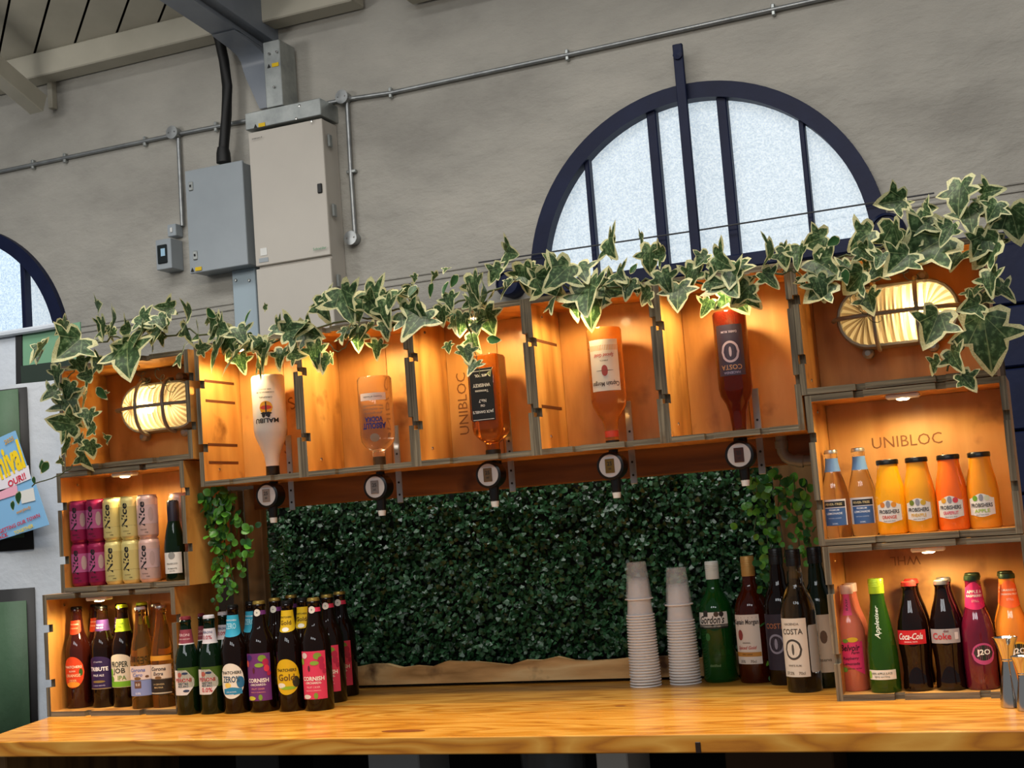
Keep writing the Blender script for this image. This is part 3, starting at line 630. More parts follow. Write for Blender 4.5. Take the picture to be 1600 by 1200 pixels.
me = bpy.data.meshes.new('hedge_leaves'); me.from_pydata(hb.v, [], hb.f); me.materials.append(HLEAF); o = put('hedge_leaves', me, r); o['kind'] = 'stuff'
# ------------------------------------------------------------------ bottles
def gmat(name, col, rough=.03, trans=0, ior=1.4, **k): return mat(name, col, rough, 0, trans, ior, **k)
BROWN = gmat('dark_brown_glass', '140804', .04, spec=.42); DGREEN = gmat('dark_green_glass', '081a0a', .04, spec=.45); REDBR = gmat('red_brown_glass', '33100a', .05, spec=.6)
AMBER = gmat('amber_lager', 'eab558', .02, .95, 1.36); CLEARG = gmat('clear_glass', 'f2f4f2', .02, 1, 1.45)
def rz_of(prof):
    def f(z):
        for (r0, z0), (r1, z1) in zip(prof, prof[1:]):
            if z0 <= z <= z1 and z1 > z0: return r0+(r1-r0)*(z-z0)/(z1-z0)
        return prof[-1][0]
    return f
def shape_fn(kind):
    if kind == 'rect': return lambda u: (-1, 1)
    if kind == 'round': return lambda u: ((-math.sqrt(max(0, 1-max(0, abs(u)-.8)**2/.04))*.12-.88), (math.sqrt(max(0, 1-max(0, abs(u)-.8)**2/.04))*.12+.88))
    if kind == 'oval': return lambda u: (-math.sqrt(max(0, 1-u*u)), math.sqrt(max(0, 1-u*u)))
    if kind == 'point': return lambda u: (-1 if u < .35 else -(1-(u-.35)/.65*.75), 1 if u < .35 else 1-(u-.35)/.65*.75)
    if kind == 'dome': return lambda u: (-1, .55+.45*math.sqrt(max(0, 1-u*u)))
    if kind == 'drop': return lambda u: (-.35-.65*math.sqrt(max(0, 1-u*u)), 1)
    if kind == 'slant': return lambda u: (-.55-.45*u, 1)
    if kind == 'hump': return lambda u: (-.9-.1*math.cos(u*PI), .8+.2*math.cos(u*PI))
def patch(mb, rz, zc, hw, hh, kind='rect', off=.0004, a0=0, m=0, cols=20, rows=5, u0=0, full=False, sq=None):
    """curved paper patch: hw and hh in metres along the glass, a0 in radians"""
    fn = shape_fn(kind); v = []; f = []; R = max(rz(zc), .004)
    for i in range(cols+1):
        u = -1+2*i/cols; lo, hi = fn(u)
        for j in range(rows+1):
            z = zc+hh*(lo+(hi-lo)*j/rows); rr = rz(z)+off; an = a0+(u0+u*hw)/R
            v.append((rr*math.sin(an), -rr*math.cos(an), z))
    for i in range(cols):
        for j in range(rows): k = i*(rows+1)+j; f.append((k, k+rows+1, k+rows+2, k+1))
    mb.add(v, f, m, True)
def ctext(mb, rz, s, zc, width, m=0, off=.0009, a0=0, u0=0, rot=0, bold=.015, shear=0, height=None):
    R = max(rz(zc), .004)
    def fn(x, y): z = zc+y; rr = rz(z)+off; an = a0+(u0+x)/R; return (rr*math.sin(an), -rr*math.cos(an), z)
    flat_text(mb, s, width, fn, m, rot, bold, shear, height)
class Kind: pass
KINDS = {}
def define(name, prof, glass, cap, labels, prints, n=28, sq=None, liquid=None):
    """prof in mm. labels: (zc, hw, hh, shape, colour, a0deg). prints: ('t', text, zc, width, colour, opts) or ('p', zc, hw, hh, shape, colour, u0)"""
    k = Kind(); k.prof = [(a/1000, b/1000) for a, b in prof]; k.glass = glass; k.cap = cap; k.labels = labels; k.prints = prints; k.n = n; k.sq = sq; k.first = None; k.liquid = liquid
    k.h = k.prof[-1][1]; k.r = max(p[0] for p in k.prof); KINDS[name] = k
def col_of(c): return mat('print_'+c, c, .5) if len(c) == 6 else MATS[c]
def bottle(kind, loc, label, cat='bottle', group=None, rz=0, scale=1, flip=False, name='bottle'):
    k = KINDS[kind]
    if k.first:
        r = copy_tree(k.first); r.name = name
        for key in ('group',):
            if key in r: del r[key]
        tag(r, label, cat, group)
    else:
        r = root(name, (0, 0, 0), label, cat, group); k.first = r
        m = MB(); m.lathe(k.prof, k.n, sq=k.sq); m.build('glass_body', k.glass, r)
        if k.liquid:
            lm, zl = k.liquid; ins = [(max(a-.0028, 0), max(b, .004)) for a, b in k.prof if b <= zl/1000]; ins.append((max(rz_of(k.prof)(zl/1000)-.0028, .002), zl/1000))
            m = MB(); m.lathe([(0, .004)]+[p for p in ins if p[0] > 0]+[(0, zl/1000)], k.n, sq=k.sq); m.build('liquid', lm, r)
        if k.cap:
            cr_, z0, z1, cm, style = k.cap; cr_, z0, z1 = cr_/1000, z0/1000, z1/1000; m = MB()
            if style == 'crown':
                pr = [(cr_*.9, z1), (cr_*.93, z1-.001), (cr_, z0), (cr_*.97, z0)]; v = []; n = 42
                m.lathe([(0, z0), (cr_*1.04, z0), (cr_*1.0, z0+(z1-z0)*.35), (cr_*.94, z1-.0012), (cr_*.8, z1), (0, z1)], 21)
                for i, q in enumerate(m.v):
                    if i//21 == 1 and i % 2: m.v[i] = (q[0]*.93, q[1]*.93, q[2])
            else: m.lathe([(0, z0), (cr_, z0), (cr_, z1-.002), (cr_*.93, z1), (0, z1)], 24)
            m.build('cap', cm, r)
            if style == 'ridged':
                m = MB()
                for q in range(4): zz = z0+(z1-z0)*(.5+.1*q); m.lathe([(cr_, zz-.0007), (cr_+.0006, zz), (cr_, zz+.0007)], 24)
                m.build('cap_ridge', cm, r)
        rzf = rz_of(k.prof); lo = None
        if k.sq:
            p = k.sq[1]; half = k.r
        for zc, hw, hh, shp, colr, a0 in k.labels:
            m = MB(); patch(m, rzf, zc/1000, hw/1000, hh/1000, shp, a0=math.radians(a0)); o = m.build('label', col_of(colr), r); lo = lo or o
        if k.prints:
            m = MB(); cols = []
            for p in k.prints:
                if p[0] == 't':
                    _, s, zc, wd, colr, op = p; op = dict(op)
                    for q in ('u0', 'height'):
                        if q in op: op[q] = op[q]/1000
                    if 'a0' in op: op['a0'] = math.radians(op['a0'])
                    if colr not in cols: cols.append(colr)
                    ctext(m, rzf, s, zc/1000, wd/1000, cols.index(colr), **op)
                else:
                    _, zc, hw, hh, shp, colr, u0 = p[:7]; a0 = math.radians(p[7]) if len(p) > 7 else 0
                    if colr not in cols: cols.append(colr)
                    patch(m, rzf, zc/1000, hw/1000, hh/1000, shp, .0006+.00002*len(m.f)/40, a0, cols.index(colr), 12, 3, u0/1000)
            if m.v: tag(m.build('label_print', [col_of(c) for c in cols], lo or r, nosharp=True), kind='stuff')
    r.location = loc; r.scale = (scale, scale, scale); r.rotation_euler = (0, PI if flip else 0, rz); return r
def beer(h, rb, rn, sh0, sh1):
    d = sh1-sh0; q = rb*.56
    return [(0, 0), (rb-2, 0), (rb, 3), (rb, sh0), (rb*.975, sh0+.13*d), (rb*.9, sh0+.36*d), (rb*.77, sh0+.62*d), (rb*.64, sh0+.84*d), (q, sh1), (q*.55+rn*.45, sh1+(h-24-sh1)*.45), (rn+.4, h-24), (rn, h-14), (rn+1.2, h-12), (rn+1.2, h-8), (rn, h-6), (rn, h)]
BCAP = mat('black_crown_cap', '141210', .35, .4); GCAP = mat('gold_crown_cap', 'b79a4e', .3, .8); RCAP = mat('red_crown_cap', '7d2a33', .4, .2); WCAP = mat('white_crown_cap', 'd6d4da', .4, .2)
LCAP = mat('lime_crown_cap', 'b9dd1e', .4); GNCAP = mat('green_crown_cap', '2a3a22', .35, .5); REDC = mat('bright_red_crown_cap', 'd8332a', .4); SILC = mat('silver_crown_cap', 'b4aea6', .3, .8)
LR = 0
define('orange_cider', beer(258, 33, 13.5, 146, 194), REDBR, (14.6, 253, 260, BCAP, 'crown'),
  [(92, 31, 40, 'oval', 'd8431e', 0), (206, 19, 18, 'drop', 'd8431e', 0)],
  [('t', 'THATCHERS', 106, 50, 'f0e4cf', {}), ('t', 'BLOOD', 95, 17, 'f0e4cf', {}), ('t', 'ORANGE', 84, 42, 'f2c9a0', {'bold': .02}), ('t', 'CIDER', 71, 22, 'f0c080', {}), ('p', 61, 19, 7, 'oval', 'f0962a', 0), ('p', 92, 5, 9, 'oval', '2f5a22', 22), ('t', 'THATCHERS', 214, 24, 'f0e4cf', {}), ('t', 'ORANGE', 204, 22, 'f6c79a', {})])
define('pale_ale', beer(256, 33, 13.5, 148, 196), BROWN, (14.6, 251, 258, BCAP, 'crown'),
  [(88, 36, 42, 'dome', '2c1b4d', 0), (208, 30, 14, 'rect', '4a2a6c', 0)],
  [('t', 'ST AUSTELL', 116, 24, 'd8d2e4', {}), ('t', 'TRIBUTE', 98, 52, 'f2eef4', {'bold': .03}), ('t', 'PALE ALE', 82, 30, 'f2eef4', {}), ('p', 66, 18, 3, 'oval', '8a7440', 0), ('t', 'CORNISH BREWED', 56, 34, 'b8aed0', {}), ('p', 48, 32, 1, 'rect', 'a08a50', 0), ('t', 'TRIBUTE', 209, 20, 'e8c8e8', {}), ('t', 'PALE ALE', 202, 20, 'f2eef4', {})])
define('ipa', beer(256, 33, 13.5, 146, 196), BROWN, (14.6, 250, 258, LCAP, 'crown'),
  [(92, 34, 42, 'dome', 'e8e0c8', 0), (206, 30, 16, 'rect', 'a9cf1c', 0)],
  [('t', 'PROPER', 108, 48, '1c2a1c', {'bold': .02, 'height': 15}), ('t', 'JOB', 90, 34, '1c2a1c', {'bold': .02, 'height': 17}), ('t', 'IPA', 74, 22, '5f8a2a', {'u0': 8}), ('p', 58, 33, 7, 'rect', '76b52a', 0), ('p', 88, 7, 10, 'oval', '76b52a', -25), ('p', 71, 9, 8, 'oval', '5f9a22', -24), ('t', 'PROPER', 210, 20, '3f5a10', {}), ('t', 'IPA', 202, 10, '3f5a10', {})])
define('blue_lager', beer(250, 30.5, 13, 118, 200), AMBER, (14.2, 245, 252, WCAP, 'crown'),
  [(88, 35, 18, 'rect', 'd9c9c2', 0), (52, 35, 20, 'rect', '7f8fc0', 0)],
  [('t', 'Corona', 96, 40, '5a6cae', {'shear': .2, 'bold': .02}), ('t', 'Cero', 84, 26, '5a6cae', {'shear': .2}), ('p', 75, 9, 4, 'oval', '7a5a38', 0), ('p', 60, 9, 9, 'round', '6a4a3a', 0), ('t', '0.0', 60, 11, 'e0d4c0', {}), ('t', '0.0%', 38, 14, 'dfe2ee', {}), ('p', 79, 5, 3, 'oval', '6b4b36', 24)])
define('gold_lager', beer(250, 30.5, 13, 118, 200), AMBER, (14.2, 245, 252, SILC, 'crown'),
  [(88, 35, 18, 'rect', 'ddd0bc', 0), (52, 35, 20, 'rect', '2a2218', 0), (122, 36, 6, 'rect', 'd8962a', 0)],
  [('t', 'Corona', 96, 40, '1d1a30', {'shear': .2, 'bold': .02}), ('t', 'Extra', 84, 26, '1d1a30', {'shear': .2}), ('p', 74, 9, 4, 'oval', '7a5a38', 0), ('t', 'LA CERVEZA', 58, 30, 'c8b080', {}), ('t', 'MAS FINA', 50, 24, 'c8b080', {}), ('p', 36, 33, 1.4, 'rect', 'c8c0a8', 0)])
def peroni(nm, cap, neckc, zero):
    define(nm, beer(234, 31, 13, 122, 174), DGREEN, (14.4, 229, 237, cap, 'crown'),
      [(90, 30, 24, 'rect', '3a5a12', 30), (78, 29, 30, 'point', 'd8d4d2', 0), (188, 40, 17, 'rect', neckc, 0), (172, 41, 3, 'rect', 'd8d4d2', 0)],
      [('p', 97, 6, 6, 'oval', 'a85a50', -8), ('p', 100, 8, 3, 'oval', '2a3a5a', 6), ('t', 'PERONI', 84, 42, 'a83440', {'bold': .02}), ('t', 'NASTRO', 75, 26, '3a4464', {}), ('t', 'AZZURRO', 69, 28, '3a4464', {})]
      + ([('t', '0.0%', 59, 28, 'b02838', {'bold': .02}), ('t', 'PERONI', 196, 26, '4a5a80', {}), ('t', '0.0%', 184, 24, 'a83440', {})] if zero else [('p', 58, 8, 3, 'oval', '2a3a5a', 8), ('t', 'PERONI', 192, 30, 'e0b8b8', {}), ('t', 'NASTRO AZZURRO', 182, 34, 'e0b8b8', {})]))
peroni('red_lager', RCAP, '8a3a48', False); peroni('zero_lager', WCAP, 'd2ccd2', True)
define('zero_cider', beer(258, 33, 13.5, 146, 194), BROWN, (14.6, 252, 259, BCAP, 'crown'),
  [(78, 34, 42, 'oval', 'e6e2d4', 0), (208, 26, 26, 'drop', '2f9fc0', 0)],
  [('t', 'THATCHERS', 98, 54, '1b2024', {'bold': .02}), ('t', 'ZERO%', 82, 44, '1f4a68', {'bold': .02, 'height': 15}), ('p', 68, 9, 6, 'oval', 'e8c860', -8), ('p', 74, 10, 14, 'oval', '2a6f96', 24), ('p', 54, 24, 9, 'hump', '2a86ae', 3), ('t', 'LOW ALCOHOL', 52, 26, 'eef2f2', {}), ('t', 'CIDER', 45, 14, 'eef2f2', {}), ('t', 'THATCHERS', 222, 28, 'e4f2f4', {}), ('t', 'ZERO', 208, 26, 'a9dcea', {'height': 14})])
def cornish(nm, base, ink2):
    define(nm, beer(262, 35.5, 14.5, 156, 200), BROWN, (15.4, 256, 264, GCAP, 'crown'),
      [(84, 34, 56, 'rect', base, 0), (236, 22, 5, 'rect', base, 50)],
      [('p', 236, 8.5, 8.5, 'oval', 'd9d5c8', 0), ('t', '+', 236, 4, '404040', {}), ('t', 'CORNISH', 76, 56, 'efe6da', {'bold': .03}), ('t', '-ORCHARDS-', 66, 42, 'efe6da', {'bold': .02}), ('t', 'FRUIT CIDER', 56, 34, ink2, {}), ('t', 'MADE IN CORNWALL', 48, 38, ink2, {}),
       ('p', 128, 10, 8, 'oval', '7a9a34', 14), ('p', 118, 8, 9, 'oval', 'b01f4a', 22), ('p', 112, 11, 5, 'oval', '86a83a', 6), ('p', 130, 9, 7, 'oval', 'd8c8c4' if base != '6b2f72' else '3c2a6c', -20), ('p', 116, 6, 8, 'oval', '86a83a' if base != '6b2f72' else 'd05a4a', -28), ('p', 104, 7, 8, 'oval', 'b01f4a' if base != '6b2f72' else 'd8344a', 24), ('p', 92, 5, 6, 'oval', 'b01f4a', 29), ('p', 100, 3, 7, 'oval', '5a2230', -8), ('p', 34, 12, 5, 'oval', 'e0d8cc' if base != '6b2f72' else 'c8c43a', -18), ('p', 36, 5, 7, 'oval', '7a9a34', 6)])
cornish('berry_cider', '6b2f72', 'd88a8a'); cornish('raspberry_cider', 'd8385c', 'f2b0b4')
define('gold_cider', beer(259, 33, 14, 146, 196), BROWN, (15, 253, 261, BCAP, 'crown'),
  [(82, 34, 42, 'oval', 'd8b010', 0), (212, 26, 26, 'drop', 'd8b418', 0)],
  [('t', 'THATCHERS', 98, 52, '1a1a12', {'bold': .02}), ('t', 'Gold', 81, 42, '6a4a10', {'bold': .02}), ('p', 62, 12, 6, 'oval', 'e8e4d0', -14), ('p', 56, 20, 4, 'oval', '8ab32a', 4), ('p', 70, 9, 13, 'oval', '2b2a18', 24), ('t', 'THATCHERS', 222, 30, '1a1a12', {}), ('t', 'Gold', 209, 28, '5a4210', {}), ('p', 193, 9, 5, 'oval', 'e8e6dc', 0)])
# cans
def can(nm, base, dark, ink='141416', sub='SAUVIGNON'):
    pr = [(0, 0), (21, 0), (22.5, 2), (26, 8), (26.4, 10), (26.4, 98), (26, 101), (23.3, 107), (23.8, 108), (24.2, 110), (22, 110), (21, 108), (0, 108)]
    define(nm, pr, mat('can_'+base, base, .35, .35), None, [(60, 37, 24, 'rect', dark, 0)],
      [('t', 'Nice', 62, 62, ink, {'rot': PI/2, 'bold': .025, 'shear': .15, 'u0': -9, 'height': 17}), ('t', sub, 22, 16, ink, {'u0': -6}), ('t', '250ML', 15, 9, ink, {'u0': 2})]
      + ([('p', 60, 7, 18, 'oval', {'7f1040': '7a3560', 'e3c55a': 'b89a4a'}.get(base, 'a88c88'), 14)] if sub != 'SAUVIGNON' else []), n=32)
    m = KINDS[nm]
can('magenta_can', '8e1846', 'a04a78', sub='MALBEC'); can('yellow_can', 'd6c680', 'b8a766'); can('rose_can', 'd4ada0', 'b99a98', sub='PALE ROSE')
define('prosecco', beer(200, 26, 12, 82, 150)[:-6]+[(13, 150), (14, 178), (14, 196), (12, 200), (0, 200)], DGREEN, (15, 120, 198, mat('dark_foil', '241c26', .4, .3), 'plain'),
  [(44, 26, 26, 'rect', 'd8d4cc', 0)], [('p', 62, 9, 9, 'oval', '8a8a86', 0), ('t', 'PROSECCO', 42, 28, '5a5650', {}), ('t', 'SPUMANTE', 30, 24, '5a5650', {}), ('t', 'extra dry', 24, 14, '5a5650', {})])
# right side soft drinks
define('lemonade', beer(180, 28.5, 12.5, 84, 138), CLEARG, (14, 174, 182, SILC, 'crown'), [(52, 27, 27, 'rect', 'd2ccd0', 0), (150, 34, 14, 'rect', '5f86b8', 0)],
  [('p', 43, 22, 18, 'rect', '3d5f94', 2), ('p', 69, 22, 6, 'rect', '1d222c', 2), ('t', 'FEVER-TREE', 69, 34, 'd6c490', {}), ('t', 'PREMIUM', 57, 20, 'dfe6f0', {}), ('t', 'LEMONADE', 50, 32, 'dfe6f0', {'bold': .02}), ('t', 'NATURAL QUININE', 40, 26, 'b8c8e0', {}), ('t', '200ML', 29, 12, 'b8c8e0', {})], liquid=None)
LID = mat('black_lid', '0e0d0d', .3, .2)
def juice(nm, col, word, wc, f1, f2):
    define(nm, [(0, 0), (28, 0), (31, 4), (31.5, 40), (31, 78), (28, 100), (22.5, 125), (21, 138), (21, 144)], mat('juice_'+col, col, .08, coat=.5, sss=.25), (22.5, 142, 152, LID, 'plain'),
      [(46, 26, 23, 'hump', 'dcd6d0', 0)], [('t', 'FROBISHERS', 46, 42, '1f1c22', {'bold': .02, 'height': 8}), ('t', word, 35, 30, wc, {'bold': .02, 'height': 7}), ('t', 'classic juice drink', 27, 24, '6a6462', {}), ('p', 60, 5.5, 5.5, 'oval', f1, -12), ('p', 61, 4.5, 7, 'oval', '8a8a94', 0), ('p', 60, 5.5, 5.5, 'oval', f2, 11)])
juice('juice_a', 'f0a512', 'ORANGE', 'c8442a', 'd07a2a', 'd88a2a'); juice('juice_b', 'e09a20', 'PINEAPPLE', 'd8a834', '6a7a2a', 'c8a030'); juice('juice_c', 'ee6a1c', 'GRAPEFRUIT', 'd04060', 'd89a2a', 'd0404a'); juice('juice_d', 'd98a1e', 'APPLE', '9ab84a', '6a9a2a', 'c8ccb0')
PINKL = gmat('pink_lemonade', 'e88468', .05, .35, 1.36, coat=.3)
define('pink_lemonade', beer(212, 28.5, 11.5, 118, 165), PINKL, (13, 196, 214, mat('pale_foil', 'd8b8a8', .4), 'plain'), [(66, 28, 34, 'slant', 'd4386a', 0), (175, 7, 22, 'rect', 'd8487a', 0)],
  [('t', 'Belvoir', 88, 40, '2a1622', {'shear': .25, 'bold': .02, 'height': 13}), ('t', 'Farm', 78, 16, '2a1622', {'u0': 10, 'shear': .25}), ('t', 'Raspberry', 66, 32, '3a1a2a', {'shear': .2}), ('t', 'Lemonade', 56, 34, '3a1a2a', {'shear': .2}), ('p', 104, 12, 5, 'oval', 'd8b42a', 6), ('p', 102, 6, 4, 'oval', '6a9a3a', -8), ('p', 44, 6, 5, 'oval', '6a9a3a', -14), ('t', 'made with real fruit', 46, 28, '3a1a2a', {'u0': 6}), ('t', 'RASP', 175, 24, '5a1a38', {'rot': PI/2, 'height': 4})])
define('apple_juice', [(0, 0), (29, 0), (31, 4), (31, 50), (30, 80), (26, 115), (20, 150), (15, 180), (14, 200), (14, 224)], gmat('green_apple_glass', '35651c', .04, .55, 1.36), (15.5, 196, 226, mat('lime_foil', 'a8c428', .35, .3), 'ridged'),
  [(36, 30, 9.5, 'rect', 'd9d5ca', 0)], [('t', '100% APPLE JUICE', 38, 42, '4a4a40', {}), ('t', 'lightly sparkling', 32, 30, '7a7a70', {}), ('t', 'Appletiser', 140, 66, 'e2e8d8', {'rot': PI/2, 'shear': .3, 'height': 11}), ('p', 36, 4, 8, 'oval', '8ab83a', -26)])
COLA = [(0, 0), (27, 0), (29.5, 5), (28.5, 18), (26.5, 36), (27.5, 60), (30.5, 88), (31, 96), (31, 120), (29, 138), (24, 158), (18, 176), (14.5, 190), (13.2, 202), (14.5, 205), (14.5, 209), (13, 211), (13, 214)]
COLG = gmat('cola_glass', '120604', .03, spec=.6)
define('red_cola', COLA, COLG, (15, 207, 216, REDC, 'crown'), [(107, 33, 14, 'rect', 'c81e28', 0)], [('t', 'Coca-Cola', 109, 50, 'f2eeea', {'shear': .35, 'bold': .02, 'height': 13}), ('t', 'ORIGINAL TASTE', 98, 26, 'f0d8d4', {})])
define('diet_cola', COLA, COLG, (15, 207, 216, SILC, 'crown'), [(107, 33, 14, 'rect', 'a9a4a4', 0)], [('t', 'Coke', 107, 38, 'b82834', {'bold': .02, 'u0': -6, 'height': 13}), ('p', 107, 4, 7, 'round', 'e4e0de', 24), ('t', 'diet', 117, 10, '6a2a30', {'u0': 4})])
J2 = [(0, 0), (29, 0), (31.5, 4), (32, 50), (32, 108), (30, 124), (25, 142), (19.5, 158), (16, 185), (14.3, 205), (14.3, 216)]
def j2o(nm, col, nc, t1, t2, ring):
    define(nm, J2, mat('juice_'+col, col, .07, coat=.4, sss=.1), (16, 212, 222, GNCAP, 'crown'), [(182, 24, 27, 'hump', nc, 0)],
      [('p', 70, 23, 21, 'oval', ring, 4, 0), ('p', 72, 19, 15, 'oval', '1e2b22', 4), ('t', 'J2O', 72, 26, 'efefe6', {'bold': .03, 'u0': 4, 'height': 14}), ('t', t1, 190, 30, 'f0e4d4', {}), ('t', t2, 182, 34, 'f0e4d4', {}), ('t', 'STILL', 172, 14, 'e8b0a0', {})])
j2o('raspberry_drink', '5c0f26', 'c81e5c', 'APPLE &', 'RASPBERRY', 'b8487a'); j2o('orange_drink', 'd9822a', 'e8662a', 'ORANGE &', 'PASSION FRUIT', 'e0a51e')
# spirits
define('green_gin', [(0, 0), (36, 0), (40, 5), (40, 150), (39, 166), (34, 184), (22, 204), (15, 220), (14, 250), (14, 276)], gmat('green_gin_glass', '14571f', .04, .5, 1.36), (16, 238, 280, mat('pale_screw_cap', 'c6cec8', .4), 'ridged'),
  [(146, 40, 17, 'rect', 'dcdcd8', 0), (130, 40, 5, 'rect', '161c18', 0)], [('t', "Gordon's", 146, 62, '16181a', {'shear': .3, 'bold': .02, 'height': 19}), ('t', 'LONDON DRY GIN', 130, 42, 'c8ccc4', {}), ('p', 160, 6, 7, 'rect', '2a2c2a', -14), ('p', 158, 6, 6, 'oval', '4a3a28', 12), ('p', 158, 6, 6, 'oval', '2a2420', 24), ('p', 106, 6, 9, 'oval', '2a6a34', -12), ('t', 'distilled', 40, 26, '6a8a5a', {}), ('p', 243, 22, 2, 'rect', '2a6a44', 0), ('t', 'gordons', 252, 18, '3a5a5a', {})])
RUMB = gmat('brown_rum', '5a1d08', .03, .6, 1.36)
define('spiced_rum', [(0, 0), (38, 0), (41, 5), (41, 150), (39, 170), (33, 190), (22, 208), (16, 224), (14.5, 250), (14.5, 282)], RUMB, (16, 242, 288, mat('tan_screw_cap', 'b08a4a', .4, .3), 'ridged'),
  [(100, 34, 56, 'rect', 'd6d2cc', 0)], [('t', 'Captain Morgan', 138, 64, '2e2a2c', {'bold': .02, 'height': 15}), ('t', 'ORIGINAL', 92, 20, '5a4a44', {}), ('t', 'Spiced Gold', 80, 46, 'b03a3a', {'shear': .3, 'bold': .02, 'height': 10}), ('p', 66, 33, 5, 'rect', 'b8843a', 0), ('t', 'SPIRIT DRINK', 66, 26, '3a2a1a', {}), ('t', '35%     70cl', 50, 40, '5a5450', {}), ('p', 247, 25, 5, 'rect', 'b83a2a', 0), ('p', 110, 7, 12, 'oval', '8a3a3a', -14)])
COST = [(0, 0), (35, 0), (38, 5), (38, 168), (36, 186), (28, 206), (19, 224), (17, 250), (14.5, 262), (14.5, 300)]
define('white_rum', COST, gmat('smoky_clear_glass', 'd6d8d2', .01, 1, 1.34), (16, 268, 304, BLACKP, 'ridged'), [(96, 33, 62, 'rect', 'c9c3b8', 0), (92, 14, 50, 'round', '9ba3a6', 75)],
  [('t', 'HACIENDA', 146, 34, '6a6258', {}), ('t', 'COSTA', 130, 48, '3a342c', {'bold': .01, 'height': 12}), ('p', 92, 20, 22, 'oval', '3c3a38', 0), ('p', 92, 15.5, 17.5, 'oval', 'c9c3b8', 0), ('p', 92, 3, 12, 'oval', '4c4a46', 0), ('t', 'WHITE RUM', 58, 30, '6a6258', {}), ('t', '37.5%    70cl', 42, 44, '6a6258', {})])
define('navy_rum', COST, BROWN, (16, 268, 304, BLACKP, 'ridged'), [(96, 33, 62, 'rect', '232338', 0)], [('t', 'COSTA', 132, 48, 'a06a4a', {'height': 12}), ('p', 92, 20, 22, 'oval', '8a8fa8', 0), ('p', 92, 15.5, 17.5, 'oval', '232338', 0), ('p', 92, 4, 12, 'oval', '8a8fa8', 0)])
define('green_wine', COST, DGREEN, (16, 268, 304, BLACKP, 'ridged'), [(96, 33, 62, 'rect', 'b9b5aa', 20)], [('p', 110, 8, 14, 'oval', '5a4a40', 10), ('t', 'reserva', 60, 30, '6a665c', {'u0': 8})])
# inverted optics bottles
MILK = mat('white_frosted_glass', 'dcd4ca', .35, sss=.2)
define('coconut_rum', [(0, 0), (34, 0), (37, 6), (37, 150), (35, 168), (26, 196), (18, 220), (15, 245), (14, 290)], MILK, (15, 252, 292, BLACKP, 'ridged'), [],
  [('p', 92, 15, 18, 'oval', 'e8a21c', 0), ('p', 92, 13, 6, 'oval', 'd0402a', 0), ('t', 'MALIBU', 128, 54, '1e1614', {'bold': .03, 'height': 13}), ('p', 96, 1.4, 20, 'rect', '2a1a14', 0), ('p', 108, 13, 3.2, 'oval', '1c1512', 0), ('p', 112, 4, 8, 'oval', '1c1512', -5), ('p', 112, 4, 8, 'oval', '1c1512', 6), ('t', 'ORIGINAL', 64, 30, '3a322c', {}), ('t', 'CARIBBEAN RUM', 50, 40, '5a524c', {}), ('t', 'with coconut', 42, 28, '5a524c', {})])
define('vodka', [(0, 0), (36, 0), (40, 5), (40, 128), (38, 142), (30, 154), (18, 161), (15, 166), (15, 205)], gmat('vodka_glass', 'e6d8c4', .02, .96, 1.33), (12, 176, 208, BLACKP, 'plain'), [],
  [('p', 46, 32, 8, 'rect', 'd6c4c0', 0), ('t', 'Country of Sweden', 46, 44, '5a4a4a', {}), ('t', 'This superb vodka', 66, 48, '6a5a50', {'shear': .3}), ('t', 'was distilled from', 74, 48, '6a5a50', {'shear': .3}), ('t', 'grain grown in', 82, 42, '6a5a50', {'shear': .3}), ('t', 'ABSOLUT', 110, 56, '20266a', {'bold': .05, 'height': 14}), ('t', 'VODKA', 96, 42, '20266a', {'bold': .05, 'height': 12}), ('p', 136, 11, 9, 'oval', '8a7a6a', 0)])
define('whiskey', [(0, 0), (32, 0), (35, 5), (35, 150), (32.5, 162), (23, 174), (16, 182), (15, 215)], gmat('whiskey_glass', 'c07428', .03, .85, 1.36), (17, 196, 238, BLACKP, 'ridged'), [], [], n=48, sq=(.02, 7))
define('spiced_rum_up', [(0, 0), (36, 0), (39, 5), (39, 120), (39, 160), (36, 172), (27, 190), (18, 204), (15, 222), (14.5, 262)], gmat('light_rum_glass', 'e0a05a', .03, .85, 1.33), (15, 246, 264, BLACKP, 'ridged'),
  [(84, 34, 56, 'rect', 'd8cabc', 0), (46, 34.2, 6, 'rect', 'c88a3a', 0), (232, 20, 7, 'rect', 'b03a2a', 0)], [('t', 'Captain Morgan', 124, 62, '4a3a34', {'bold': .02, 'height': 13}), ('t', 'Spiced Gold', 62, 44, 'b8443a', {'shear': .3, 'bold': .02, 'height': 10}), ('t', 'JAMAICA', 74, 18, '5a4a40', {}), ('p', 96, 7, 12, 'oval', '9a3a34', 0), ('p', 96, 20, .8, 'oval', '5a4a40', 0)])
define('red_rum', [(0, 0), (34, 0), (37, 5), (37, 170), (34, 186), (24, 204), (19, 222), (16, 250), (14.5, 275)], gmat('red_rum_glass', '6a2214', .03, .6, 1.36), (15, 258, 292, BLACKP, 'ridged'),
  [(88, 31, 56, 'rect', '32283c', 0)], [('t', 'COSTA', 126, 46, 'b0805a', {'height': 11}), ('t', 'HACIENDA', 138, 36, '9a8ca8', {}), ('p', 92, 20, 24, 'oval', 'b09aa8', 0), ('p', 92, 15, 19, 'oval', '32283c', 0), ('p', 92, 3, 11, 'oval', 'b09aa8', 0), ('t', 'DARK RUM', 48, 34, 'a898b0', {})])
ZT = ZC
def away(p, r): d = Vector((p.x, p.y, 0)).normalized(); return Vector((p.x+d.x*r, p.y+d.y*r, p.z))
